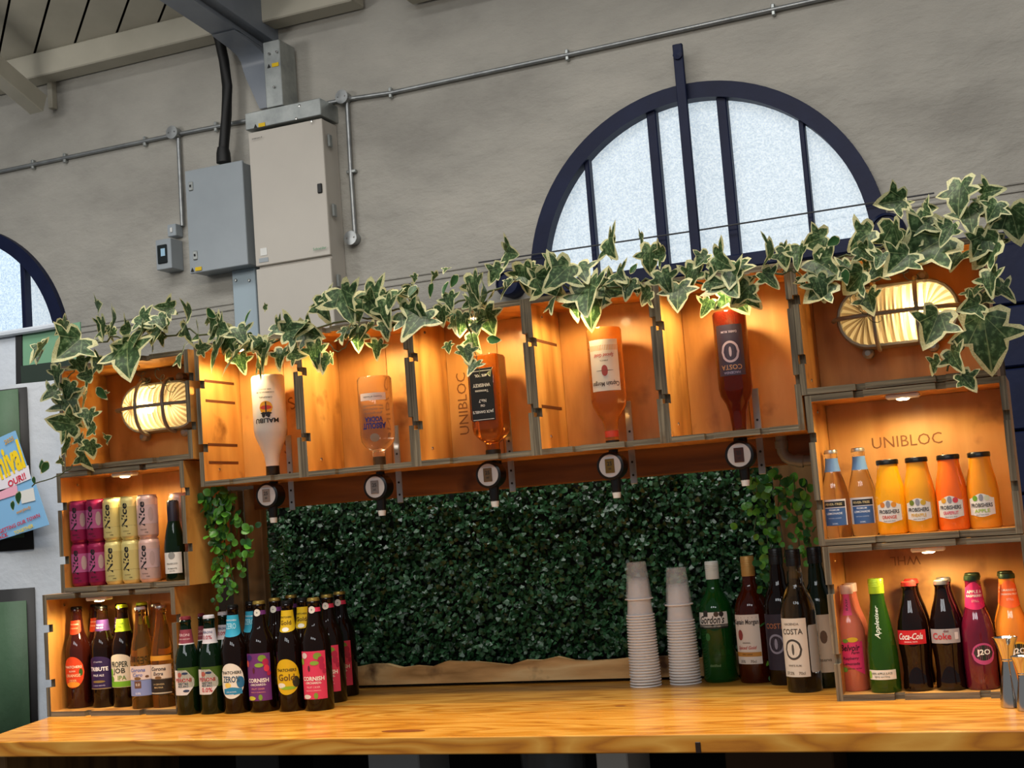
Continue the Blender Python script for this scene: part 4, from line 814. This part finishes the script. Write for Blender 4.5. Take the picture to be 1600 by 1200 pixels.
def on_counter(kind, px, py, label, group=None, rz=0, z=ZC, name='bottle', cat='bottle'):
    k = KINDS[kind]; p = away(atz(px, py, z), k.r); return bottle(kind, p, label, cat, group, rz, name=name)
def at_xy(kind, x, y, label, group=None, rz=0, z=ZC, name='bottle', cat='bottle'): return bottle(kind, Vector((x, y, z)), label, cat, group, rz, name=name)
FL = ZC+TH+.0005
G1 = 'bottles in the lowest left crate'; LRZ = math.radians(10)
for kind, px, y, lab, nm in [('orange_cider', 123, 2.88, 'cider bottle with orange oval label, leftmost in the lowest left crate', 'cider_bottle'), ('pale_ale', 163, 2.885, 'ale bottle with purple label and purple neck band in the left crate', 'beer_bottle'),
    ('ipa', 195, 2.885, 'ale bottle with lime cap and cream and green label', 'beer_bottle'), ('blue_lager', 223, 2.845, 'clear amber lager bottle with pale blue label and white cap', 'beer_bottle'), ('gold_lager', 255, 2.858, 'clear amber lager bottle with black and cream label at the crate edge', 'beer_bottle')]:
    p = at(px, 1040, y); at_xy(kind, p.x, y, lab, G1, LRZ, FL, nm)
for kind, px, lab, nm in [('orange_cider', 152, 'cider bottle with orange neck label, back row of the left crate', 'cider_bottle'), ('pale_ale', 191, 'ale bottle with purple neck band, back row of the left crate', 'beer_bottle'), ('ipa', 224, 'ale bottle with lime cap, back row of the left crate', 'beer_bottle'), ('gold_lager', 246, 'clear amber lager bottle with silver cap, back row of the left crate', 'beer_bottle')]:
    p = at(px, 1000, 2.948); at_xy(kind, p.x, 2.948, lab, G1, LRZ, FL, nm)
G2 = 'beer and cider bottles on the bar at the left'
for kind, px, py, lab, nm in [('red_lager', 297, 1117, 'green lager bottle with dark red cap and white label, front of the bar cluster', 'beer_bottle'), ('zero_lager', 334, 1116, 'green lager bottle with white cap and red 0.0 label, front row', 'beer_bottle'),
    ('zero_cider', 372, 1115, 'cider bottle with blue wave label and blue neck label, front row', 'cider_bottle'), ('berry_cider', 414, 1113, 'dark cider bottle with purple fruit label, front row', 'cider_bottle'),
    ('gold_cider', 458, 1112, 'cider bottle with yellow oval label, front row', 'cider_bottle'), ('raspberry_cider', 500, 1111, 'dark cider bottle with pink raspberry label, front row', 'cider_bottle'),
    ('raspberry_cider', 521, 1099, 'dark cider bottle with pink raspberry label, second of the three', 'cider_bottle'), ('raspberry_cider', 540, 1089, 'dark cider bottle with pink raspberry label, rearmost of the three', 'cider_bottle')]:
    on_counter(kind, px, py, lab, G2, LRZ, name=nm)
for kind, px, py, y, lab, nm in [('red_lager', 313, 1000, 2.91, 'green lager bottle with dark red cap, second behind the front one', 'beer_bottle'), ('red_lager', 339, 1000, 3.02, 'green lager bottle with dark red cap, rearmost', 'beer_bottle'),
    ('zero_lager', 351, 1000, 2.92, 'green lager bottle with white cap, behind the 0.0 bottle', 'beer_bottle'), ('zero_cider', 395, 1000, 2.94, 'cider bottle with blue neck label, second row', 'cider_bottle'), ('zero_cider', 420, 1000, 3.04, 'cider bottle with blue neck label, third row', 'cider_bottle'),
    ('berry_cider', 433, 1000, 2.94, 'dark cider bottle with gold cap behind the purple label bottle', 'cider_bottle'), ('gold_cider', 476, 1000, 2.94, 'cider bottle with yellow neck label, second row', 'cider_bottle'), ('berry_cider', 458, 990, 3.04, 'dark cider bottle with gold cap behind the yellow label bottles', 'cider_bottle')]:
    p = at(px, py, y); at_xy(kind, p.x, y, lab, G2, LRZ, name=nm)
# cans
G3 = 'slim wine cans in the left crate'; CZ = ZA+CAM_Z+TH+.0005
for row, lst in ((0, [('magenta_can', 128), ('magenta_can', 155), ('yellow_can', 181), ('yellow_can', 210), ('rose_can', 241)]), (1, [('magenta_can', 126), ('magenta_can', 152), ('yellow_can', 179), ('yellow_can', 207), ('rose_can', 237), ('rose_can', 263)])):
    xl = None
    for i, (kd, px) in enumerate(lst):
        y = 2.843; x = -2.379+.0533*i
        which = {0: 'first', 1: 'second', 2: 'third', 3: 'fourth', 4: 'fifth', 5: 'sixth'}[i]
        cn = {'magenta_can': 'magenta', 'yellow_can': 'pale yellow', 'rose_can': 'dusty pink'}[kd]
        at_xy(kd, x, y+(.062 if i == 5 else 0), '%s slim wine can, %s from the left in the %s row' % (cn, which, 'upper' if row else 'lower'), G3, math.radians(20+random.uniform(-6, 6)), CZ+row*.1105, 'drink_can', 'can')
at_xy('rose_can', -2.379+.0533*5, 2.905, 'dusty pink slim wine can, sixth from the left in the lower row', G3, .4, CZ, 'drink_can', 'can')
p = at(273, 850, 2.838); at_xy('prosecco', p.x, 2.838, 'small dark sparkling wine bottle beside the cans', None, math.radians(15), CZ, 'wine_bottle')
# right crates
G4 = 'soft drink bottles in the lowest right crate'; RRZ = math.radians(-14)
for kind, px, y, lab, rz in [('pink_lemonade', 1333, 2.872, 'pink lemonade bottle with bright pink label, front', 0), ('apple_juice', 1380, 2.842, 'green apple juice bottle with lime foil cap', -.1), ('red_cola', 1431, 2.852, 'cola bottle with red label and red cap, front', -.2), ('diet_cola', 1483, 2.852, 'cola bottle with silver grey label, front', -.1), ('raspberry_drink', 1532, 2.854, 'dark red juice drink bottle with oval logo, front', .35), ('orange_drink', 1587, 2.858, 'orange juice drink bottle with oval logo at the right edge', .35)]:
    p = at(px, 1030, y); at_xy(kind, p.x, y, lab, G4, rz*.5, FL, 'soft_drink_bottle')
for kind, px, lab in [('pink_lemonade', 1338, 'pink lemonade bottle in the back row'), ('red_cola', 1434, 'cola bottle with red cap in the back row'), ('diet_cola', 1485, 'cola bottle with silver cap in the back row'), ('raspberry_drink', 1531, 'dark red juice drink bottle in the back row'), ('orange_drink', 1583, 'orange juice drink bottle in the back row')]:
    p = at(px, 1010, 2.928); at_xy(kind, p.x, 2.928, lab, G4, -.1, FL, 'soft_drink_bottle')
G5 = 'bottles in the middle right crate'
for kind, px, y, lab, rz in [('lemonade', 1307, 2.865, 'clear lemonade bottle with blue label nearest the crate wall', 0), ('lemonade', 1350, 2.88, 'clear lemonade bottle with blue label beside the orange juice', 0), ('juice_a', 1394, 2.868, 'bright orange juice bottle, first of the four', -.1), ('juice_b', 1440, 2.868, 'golden pineapple juice bottle, second of the four', -.1), ('juice_c', 1490, 2.868, 'red-orange grapefruit juice bottle, third of the four', -.1), ('juice_d', 1539, 2.868, 'amber apple juice bottle, last of the four', -.1)]:
    p = at(px, 800, y); at_xy(kind, p.x, y, lab, G5, rz, CZ, 'juice_bottle' if kind[0] == 'j' else 'soft_drink_bottle')
# spirits on the counter
for kind, px, py, lab, rz in [('green_gin', 1128, 1067, 'green gin bottle with white and black label on the bar', -.05), ('spiced_rum', 1185, 1068, 'brown spiced rum bottle with white label and tan cap on the bar', -.25), ('white_rum', 1259, 1083, 'clear rum bottle with cream label and black cap on the bar', -.3)]:
    on_counter(kind, px, py, lab, 'spirit bottles on the bar', rz, name='spirit_bottle')
p = at(1224, 1000, 3.09); at_xy('navy_rum', p.x, 3.09, 'dark rum bottle with navy label behind the clear one', 'spirit bottles on the bar', -.25, name='spirit_bottle')
p = at(1285, 1000, 3.03); at_xy('green_wine', p.x, 3.03, 'dark green bottle with pale label beside the crate', 'spirit bottles on the bar', .0, name='spirit_bottle')
# cups
CUPM = mat('clear_cup_plastic', 'ffffff', .3, alpha=.2, spec=.8); RIMM = mat('cup_rim_plastic', 'ffffff', .35, alpha=.85)
cupm = MB(); cupm.lathe([(.0345, .0035), (.0338, .012), (.0258, .086), (.0248, .088), (0, .0875)], 32, 0); cupm.lathe([(.0345, .0), (.0375, .0004), (.038, .0016), (.0375, .003), (.0345, .0035)], 32, 1)
cupm.f = [f_ for f_ in cupm.f if len(f_) == 4]; cupm.m = cupm.m[:0]; nq = 4*32; cupm.m = [0]*nq+[1]*(len(cupm.f)-nq); cupm.sm = [True]*len(cupm.f)
cme = cupm.mesh('plastic_cup', [CUPM, RIMM])
ORD = 'bottom second third fourth fifth sixth seventh eighth ninth tenth eleventh twelfth thirteenth fourteenth fifteenth sixteenth seventeenth eighteenth nineteenth twentieth twenty-first twenty-second twenty-third twenty-fourth twenty-fifth twenty-sixth twenty-seventh twenty-eighth'.split()
for px, py, n, lab in [(1010, 1075, 27, 'taller'), (1072, 1071, 24, 'shorter')]:
    p = away(atz(px, py, ZC), .037); z = ZC
    for k in range(n):
        o = put('plastic_cup', cme, None, (p.x+random.uniform(-.0004, .0004), p.y, z)); s = 1-.11*(k/n); o.scale = (s, s, 1)
        w_ = 'bottom clear plastic cup' if k == 0 else ('topmost clear plastic cup' if k == n-1 else '%s clear plastic cup from the bottom' % ORD[k])
        tag(o, w_+' in the %s upside-down stack' % lab, 'cup', 'cups of the %s stack' % lab)
        z += .0066 if k < n-3 else (.0066 if k == n-3 else .038)
# jiggers
def jigger(px, py, h, lab, y=None):
    p = away(atz(px, py, ZC), .02); r = root('cocktail_jigger', p, lab, 'jigger', 'steel jiggers')
    s = h/.128; m = MB(); m.lathe([(.0, .004), (.019*s, .0), (.0205*s, .001), (.0195*s, .02*s), (.0095*s, .083*s), (.009*s, .086*s), (0, .086*s)], 32); m.build('lower_cup', CHROME, r)
    m = MB(); m.lathe([(.009*s, .0855*s), (.010*s, .0885*s), (.0165*s, .113*s), (.0225*s, .1265*s), (.0228*s, .128*s), (.0215*s, .127*s), (.015*s, .112*s), (.008*s, .091*s), (0, .09*s)], 32); m.build('upper_cup', CHROME, r)
    m = MB(); m.lathe([(.0098*s, .084*s), (.0108*s, .0865*s), (.0098*s, .089*s)], 24); m.build('waist_ring', CHROME, r)
jigger(1582, 1107, .128, 'taller steel jigger on the bar at the right'); jigger(1604, 1113, .098, 'shorter steel jigger cut by the right edge')
# ------------------------------------------------------------------ optics and inverted bottles
YB = Y0+.085
def optic(i, kind, top, disc, tip, label, rz, yb=YB):
    k = KINDS[kind]; t_ = at(*top, yb); d_ = at(*disc, Y0+.045)
    zneck = .133+CAM_Z+TH+.004; x = .5*(t_.x+d_.x)
    s = (t_.z-(zneck-.012))/k.h
    bt = bottle(kind, Vector((d_.x*.45+t_.x*.55, yb, t_.z)), label, 'bottle', 'upside-down spirit bottles on optics', rz, 1, True, 'spirit_bottle')
    sxy = 1.12 if i == 0 else min(1.05, max(.9, s)); bt.scale = (sxy, sxy, s)
    if kind == 'whiskey':
        m = MB(); hw = .0365
        m.box((0, -hw, .083), (.056, .0012, .108), bev=.0004); lbx = m.build('label', INK, bt)
        m = MB()
        fn = lambda x_, z_: (x_, -hw-.001, z_)
        for s_, z_, w_ in [("JACK DANIEL'S", .118, .05), ('No.7', .096, .018), ('Tennessee', .076, .032), ('WHISKEY', .064, .042), ('Old', .106, .01), ('40% VOL', .044, .03)]: flat_text(m, s_, w_, fn, 0, cy=z_, bold=.02)
        for z_ in (.134, .034): m.add([(-.025, -hw-.0009, z_), (.025, -hw-.0009, z_), (.025, -hw-.0009, z_+.001), (-.025, -hw-.0009, z_+.001)], [(0, 1, 2, 3)])
        m.build('label_print', LBLW, lbx)
        m = MB(); m.box((hw, 0, .083), (.0012, .05, .1), bev=.0004); m.build('label', INK, bt)
    # optic measure
    r = root('optic_dispenser', d_, 'black and white optic measure under the %s bottle' % OPT[i], 'optic', 'optic measures in a row')
    R = .030
    m = MB(); m.lathe([(R, -.025), (R+.001, .0), (R+.001, .012), (R-.004, .014), (R-.004, .011), (0, .011)], 36, ax='y'); m.build('housing', BLACKP, r)
    f_ = MB(); f_.lathe([(R-.004, .0112), (R-.005, .0135), (0, .0145)], 36, ax='y'); fc = f_.build('face', mat('pearl_white_plastic', 'cfc8c2', .35), r)
    PC = {0: '8c7c70', 1: '7d7570', 2: '6a5236', 3: '70561c', 4: '4a2c24'}[i]
    pl_ = MB(); pl_.box((0, -.0152, 0), (.021, .002, .031), bev=.0007); pp = pl_.build('measure_window', mat('measure_'+PC, PC, .15), fc)
    m = MB(); flat_text(m, '25', .011, lambda x_, z_: (x_, -.0165, z_), 0, cy=.005); flat_text(m, 'ml', .006, lambda x_, z_: (x_, -.0165, z_), 0, cy=-.006); tag(m.build('lettering', INK, fc), kind='stuff')
    zt_ = zneck-d_.z
    m = MB(); m.lathe([(.011, 0), (.012, .01), (.0095, zt_-.0+.002), (0, zt_+.002)], 16, c=(bt.location.x-d_.x, yb-d_.y, 0)); m.build('neck_holder', BLACKP, r)
    m = MB(); m.box((.0, .02, .0), (.03, .045, .03), bev=.003); m.build('holder_arm', BLACKP, r)
    tp_ = at(*tip, Y0+.045)-d_
    m = MB(); m.lathe([(.0, -.0), (.0125, 0), (.0105, tp_.z+R*.4+.008), (.009, tp_.z+R*.4), (0, tp_.z+R*.4)][::-1], 18, c=(.004, .006, -R*.4)); m.build('spout', BLACKP, r)
    m = MB(); m.lathe([(0, -.010), (.008, -.010), (.0095, .0), (.0095, .007), (0, .006)], 16, c=(.004, .006, tp_.z)); m.build('spout_tip', WHITEP, r)
    # bracket strip
    b0 = at(disc[0]+27, disc[1]-20, 2.94); bk = root('optic_bracket', (b0.x, 2.96, b0.z-.05), 'perforated aluminium bracket strip behind the %s bottle' % OPT[i], 'bracket', 'aluminium bracket strips')
    m = MB(); m.box((0, 0, .075), (.016, .004, .19), bev=.001); st = m.build('strip', ALU, bk)
    for zz in (.0, .03, .075, .1): m = MB(); m.lathe([(.0028, .0022), (.0028, .0028), (0, .0028)], 10, c=(0, 0, zz), ax='y'); m.build('hole', INK, st)
optic(0, 'coconut_rum', (413, 588), (421, 774), (431, 810), 'frosted white rum bottle with sunset palm print, upside down', .36)
optic(1, 'vodka', (579, 590), (590, 761), (597, 799), 'clear vodka bottle with blue lettering, upside down', .3)
optic(2, 'whiskey', (757, 556), (766, 742), (772, 785), 'square whiskey bottle with black label, upside down', -.02)
optic(3, 'spiced_rum_up', (939, 514), (956, 728), (964, 771), 'amber rum bottle with cream label, upside down', .2)
optic(4, 'red_rum', (1135, 488), (1157, 711), (1164, 752), 'dark red rum bottle with slate label, upside down', .1)
# ------------------------------------------------------------------ ivy garland
IVG = noisy('ivy_leaf_green', [(.3, '1b2f16'), (.5, '2f4a28'), (.6, '55724a'), (.75, '8a9a70')], 9, .45)
IVC = noisy('ivy_leaf_cream', [(.3, '9fa572'), (.5, 'c9cb9c'), (.7, 'd9d8b4')], 40, .5)
PLAING = noisy('plain_leaf_green', [(.3, '1c4020'), (.7, '3c6b38')], 40, .4)
STEM = mat('ivy_stem', '4a5234', .6)
def veins(m, colr, n=5.2, w=.16):
    b = m.node_tree.nodes['Principled BSDF']; src = b.inputs['Base Color'].links[0].from_socket
    tc = nd(m, 'ShaderNodeTexCoord'); sp = nd(m, 'ShaderNodeSeparateXYZ'); lk(m, tc.outputs['Object'], sp.inputs[0])
    ng = nd(m, 'ShaderNodeMath', operation='MULTIPLY'); ng.inputs[1].default_value = -1; lk(m, sp.outputs[2], ng.inputs[0])
    at_ = nd(m, 'ShaderNodeMath', operation='ARCTAN2'); lk(m, sp.outputs[0], at_.inputs[0]); lk(m, ng.outputs[0], at_.inputs[1])
    mu = nd(m, 'ShaderNodeMath', operation='MULTIPLY'); mu.inputs[1].default_value = n; lk(m, at_.outputs[0], mu.inputs[0])
    si = nd(m, 'ShaderNodeMath', operation='SINE'); lk(m, mu.outputs[0], si.inputs[0]); ab = nd(m, 'ShaderNodeMath', operation='ABSOLUTE'); lk(m, si.outputs[0], ab.inputs[0])
    f = ramp(m, ab.outputs[0], [(0.02, 'd0d0d0'), (w, '000000')]); x = nd(m, 'ShaderNodeMix', data_type='RGBA'); lk(m, f, x.inputs[0]); lk(m, src, x.inputs[6]); x.inputs[7].default_value = lin(colr)+(1,)
    lk(m, x.outputs[2], b.inputs['Base Color'])
veins(IVG, '8fa070')
for m_ in (IVG, IVC, PLAING):     # thin leaves let some light through
    nt = m_.node_tree; pb = nt.nodes['Principled BSDF']; out = nt.nodes['Material Output']; src = pb.inputs['Base Color'].links[0].from_socket
    tl = nd(m_, 'ShaderNodeBsdfTranslucent'); lk(m_, src, tl.inputs[0]); ms = nd(m_, 'ShaderNodeMixShader'); ms.inputs[0].default_value = .35
    lk(m_, pb.outputs[0], ms.inputs[1]); lk(m_, tl.outputs[0], ms.inputs[2]); lk(m_, ms.outputs[0], out.inputs[0])
def leaf_mesh(name, outline, fold, curl, rim=.86, seed=0):
    """unit leaf hanging from its stalk at the origin, tip at -z, facing -y; rim ring is cream"""
    n = len(outline); cz = sum(p[1] for p in outline)/n; rg = random.Random(seed); m = MB()
    def P(x, z): return (x, -fold*abs(x)*.9+curl*(z+.5)**2+.03*math.sin(7*x+seed)*math.cos(5*z), z)
    inner = [(x*k_, cz+(z-cz)*k_) for (x, z), k_ in ((p_, rim*(1+rg.uniform(-.16, .1))) for p_ in outline)]
    mid = [(x*.5, cz+(z-cz)*.5) for x, z in outline]
    m.v += [P(*p) for p in outline]+[P(*p) for p in inner]+[P(*p) for p in mid]+[P(0, cz)]
    for i in range(n):
        j = (i+1) % n
        m.f += [(i, j, n+j, n+i), (n+i, n+j, 2*n+j, 2*n+i), (2*n+i, 2*n+j, 3*n)]; m.m += [1, 0, 0]; m.sm += [True]*3
    me = m.mesh(name, [IVG, IVC]); return me
half = [(.0, -.03), (.09, .07), (.22, .11), (.36, .06), (.37, -.06), (.34, -.17), (.48, -.15), (.70, -.17), (.60, -.29), (.44, -.38), (.27, -.43), (.24, -.55), (.18, -.75), (.06, -.98)]
full = half+[(0, -1.02)]+[(-x, z) for x, z in half[::-1][:-1]]
half2 = [(0, -.02), (.10, .08), (.28, .12), (.42, .02), (.38, -.10), (.35, -.20), (.52, -.24), (.66, -.36), (.50, -.43), (.32, -.47), (.29, -.60), (.15, -.84)]
full2 = half2+[(0, -1.0)]+[(-x*.92, z) for x, z in half2[::-1][:-1]]
IV = [leaf_mesh('ivy_leaf', full, .12, .12, .86, 1), leaf_mesh('ivy_leaf', full, .35, -.1, .87, 2), leaf_mesh('ivy_leaf', full2, .15, .25, .85, 3), leaf_mesh('ivy_leaf', full2, .6, .1, .86, 4), leaf_mesh('ivy_leaf', full, .2, .3, .84, 8)]
hp = [(0, 0), (.12, -.06), (.24, -.22), (.28, -.42), (.2, -.68), (.08, -.9)]; fp = hp+[(0, -1)]+[(-x, z) for x, z in hp[::-1][:-1]]
pl = leaf_mesh('small_leaf', fp, .2, .15, .9, 5); pl.materials[0] = PLAING
LV = """95 515 40|75 552 42|128 555 64|88 585 34|118 575 34|145 600 30|98 636 48|150 616 26|138 652 32|122 685 48|108 705 34|128 716 40|75 730 22|150 675 24|150 500 36|182 515 46|215 508 40|197 560 80|162 583 34|236 552 30|255 520 46|272 494 30|300 505 42|282 565 36|322 494 26|346 552 58|338 528 40|392 494 26|386 560 64|362 540 48|416 552 52|440 540 48|470 536 46|490 552 46|515 568 32|480 515 34|505 482 46|532 476 62|566 480 66|540 530 36|600 486 52|620 470 44|642 462 40|626 508 50|666 508 62|650 455 24|676 452 26|700 450 26|716 440 26|690 492 32|736 450 52|730 480 42|762 480 52|746 508 46|706 508 36|728 508 26|760 540 24|724 555 32|745 575 30|790 412 42|784 432 36|816 432 48|836 455 52|868 480 50|852 444 42|892 436 58|947 394 54|1015 402 46|902 430 46|876 446 40|920 474 74|1032 440 42|1060 462 52|1086 432 46|1112 422 52|1150 430 56|1132 458 62|1172 462 46|1210 408 46|1226 402 36|1015 470 38|1270 430 60|1290 388 46|1312 382 26|1276 448 42|1300 462 52|1320 430 26|1350 445 52|1356 474 42|1362 380 52|1396 372 64|1414 332 48|1432 386 42|1422 420 58|1480 408 92|1500 306 62|1512 342 52|1542 385 48|1562 402 66|1578 348 62|1468 514 64|1532 492 42|1536 530 92|1482 564 46|1520 462 34|1450 356 46|1545 440 46|335 505 34|430 520 34|560 520 38|600 515 30|700 470 30|800 450 36|870 415 30|960 440 40|985 450 34|1040 410 34|1190 440 36|1250 400 40|1340 400 34|1380 410 36|1440 340 34|1560 330 40|585 520 34|655 490 40|1100 455 40|165 520 40|230 530 40|245 505 34|290 520 40|310 535 36|330 525 40|205 530 36|370 525 36|450 565 34|400 575 40|110 610 34|135 625 30|105 660 34|140 700 30|90 620 30|1330 425 36|1380 430 34|1555 460 40|1500 600 36|1490 365 40|1530 320 40"""
gpt = at(700, 480, Y0-.03); r = root('ivy_garland', (gpt.x, Y0-.03, .487+CAM_Z), 'variegated artificial ivy garland draped along the crate tops', 'garland')
rg = random.Random(5)
def add_leaf(mesh, p, size, par, spin, tilt, side, name):
    o = put(name, mesh, par); o.location = p-par.location; o.scale = (size,)*3; o.rotation_euler = (tilt, spin, side); return o
for ln in LV.split('|'):
    px, py, sz = map(float, ln.split()); yy = Y0-.055+rg.uniform(-.03, .02)
    small = sz <= 26; sc = sz*(at(px, py, yy)-Vector((0, 0, CAM_Z))).dot(fwd)/FPX*1.08
    p = at(px, py-sz*.42, yy); me = pl if (small and rg.random() < .75) else rg.choice(IV)
    add_leaf(me, p, sc, r, rg.gauss(0, .8), rg.uniform(-.75, .35), rg.gauss(-.25, .5), 'leaf')
    if rg.random() < .55:
        p = at(px+rg.uniform(-28, 28), py-sz*.3+rg.uniform(-16, 14), yy+.025); add_leaf(rg.choice(IV+[pl]), p, sc*rg.uniform(.45, .75), r, rg.gauss(0, 1.1), rg.uniform(-.9, .4), rg.gauss(-.25, .7), 'leaf')
for px, py, sz in [(405, 548, 44), (440, 560, 40), (560, 528, 44), (590, 545, 34), (755, 502, 50), (722, 505, 40), (735, 535, 40), (905, 480, 40), (925, 478, 66), (1132, 466, 62), (1160, 470, 40), (1110, 480, 30)]:
    yy = Y0-.012; add_leaf(rg.choice(IV), at(px, py-sz*.42, yy), sz*.0015, r, rg.gauss(0, .5), rg.uniform(-.3, .3), rg.gauss(-.2, .4), 'leaf')
def stem(pts, par, rad=.0018, wob=.008, name='stem'):
    P = [at(x, y, Y0-.03) for x, y in pts]; Q = []
    for a, b_ in zip(P, P[1:]):
        for k in range(8):
            t_ = k/8; q = a.lerp(b_, t_); Q.append(q+Vector((rg.uniform(-1, 1), rg.uniform(-.8, .8), rg.uniform(-1, 1)))*wob)
    Q.append(P[-1]); m = MB(); m.tube([q-par.location for q in Q], rad, 6); m.build(name, STEM, par)
stem([(85, 560), (130, 530), (200, 530), (300, 515), (400, 540), (500, 510), (600, 490), (700, 480), (800, 440), (900, 450), (1000, 440), (1100, 440), (1200, 430), (1290, 410), (1400, 375), (1500, 335), (1585, 350)], r, .0024)
stem([(130, 560), (100, 600), (120, 650), (125, 700), (110, 735), (50, 760)], r, .0016, .004); stem([(1510, 340), (1540, 400), (1525, 470), (1510, 530), (1480, 580)], r, .0022, .004); stem([(1290, 410), (1330, 455), (1400, 420), (1440, 380)], r, .0016, .004)
stem([(480, 520), (530, 550), (560, 520)], r, .0012, .003); stem([(735, 480), (740, 540), (750, 590)], r, .0012, .003); stem([(1210, 425), (1240, 420), (1300, 470)], r, .0012, .003)
for px, py, sz in [(67, 745, 20), (30, 775, 22), (20, 790, 16), (52, 752, 14)]: add_leaf(pl, at(px, py-8, Y0+.1), sz*.0018, r, rg.gauss(0, .8), 0, 0, 'leaf')
# curly tendrils
for px, py in [(215, 575), (1330, 465), (245, 580), (1385, 400)]:
    c = at(px, py, Y0-.03)-r.location; m = MB(); m.tube([c+Vector((.010*math.cos(t_*.8)+.002*t_, -.005, -.0022*t_+.01*math.sin(t_*.8))) for t_ in range(0, 26)], .0009, 5); m.build('tendril', STEM, r)
# ------------------------------------------------------------------ trailing plants
SUC = noisy('bright_trailing_leaf', [(.3, '2f6b22'), (.5, '4c8f2e'), (.75, '86b83a')], 25, .35); SUD = noisy('dark_trailing_leaf', [(.3, '1b4420'), (.7, '35702f')], 25, .35)
ho = [(0, 0), (.22, -.1), (.4, -.35), (.42, -.6), (.25, -.88)]; fo = ho+[(0, -1)]+[(-x, z) for x, z in ho[::-1][:-1]]
rl = leaf_mesh('round_leaf', fo, .1, .3, .9, 6); rl.materials[0] = SUC; rl.materials[1] = SUC
rd = leaf_mesh('round_leaf', fo, .1, .3, .9, 7); rd.materials[0] = SUD; rd.materials[1] = SUD
def trailing(lab, org, strands, Yp, meshes, n_per, sz, seed):
    rg = random.Random(seed); o0 = at(*org, Yp); r = root('trailing_plant', o0, lab, 'plant', 'trailing plants behind the bar')
    for s in strands:
        P = [at(x, y, Yp+rg.uniform(-.02, .02))-o0 for x, y in s]; m = MB(); m.tube(P, .0013, 5); m.build('stem', STEM, r)
        L = len(P)-1; N = int(n_per*(P[-1]-P[0]).length/.1)
        for k in range(N):
            t_ = (k+rg.random())/N*L; i = min(int(t_), L-1); q = P[i].lerp(P[i+1], t_-i)
            w = 1-.35*(k/N); o = put('leaf', rg.choice(meshes), r, q+Vector((rg.gauss(0, .014*w), rg.uniform(-.025, .01), rg.gauss(0, .004)))); o.scale = (sz*w*rg.uniform(.75, 1.2),)*3
            o.rotation_euler = (rg.uniform(-1.2, .2), rg.gauss(0, 1.1), rg.gauss(0, .5))
trailing('bright green trailing plant hanging beside the left crates', (345, 768), [[(330, 765), (335, 800), (348, 860), (360, 925)], [(350, 762), (350, 810), (352, 870), (345, 920)], [(368, 770), (362, 820), (358, 880), (372, 930)], [(322, 775), (340, 830), (355, 890), (335, 945)], [(380, 800), (388, 850), (380, 890)], [(345, 765), (338, 800), (345, 845)], [(360, 765), (355, 800), (350, 850)]], 2.885, [rl, rl, rd], 15, .025, 1)
trailing('dark green trailing plant hanging beside the right crates', (1225, 735), [[(1200, 735), (1195, 780), (1200, 860)], [(1220, 740), (1215, 800), (1230, 880)], [(1240, 745), (1245, 800), (1250, 870)], [(1180, 745), (1185, 790), (1178, 830)], [(1258, 760), (1262, 820), (1265, 880)], [(1205, 850), (1200, 920), (1210, 1010), (1205, 1060)]], 3.13, [rl, rl, rd, rd], 19, .025, 2)
# feathery fern
o0 = at(440, 845, 3.04); r = root('fern_sprig', o0, 'feathery dark fern hanging in front of the hedge at the left', 'plant')
rg = random.Random(9)
for s in [[(415, 840), (440, 870), (452, 920)], [(440, 835), (445, 880), (440, 935)], [(455, 840), (428, 880), (415, 930)]]:
    P = [at(x, y, 3.04)-o0 for x, y in s]; m = MB(); m.tube(P, .001, 5); m.build('stem', STEM, r)
    for k in range(30):
        t_ = k/30*2; i = min(int(t_), 1); q = P[i].lerp(P[i+1], t_-i); o = put('leaflet', rd, r, q); o.scale = (.005, .016, .016); o.rotation_euler = (-.3, (1 if k % 2 else -1)*rg.uniform(.9, 1.4), rg.gauss(0, .2))
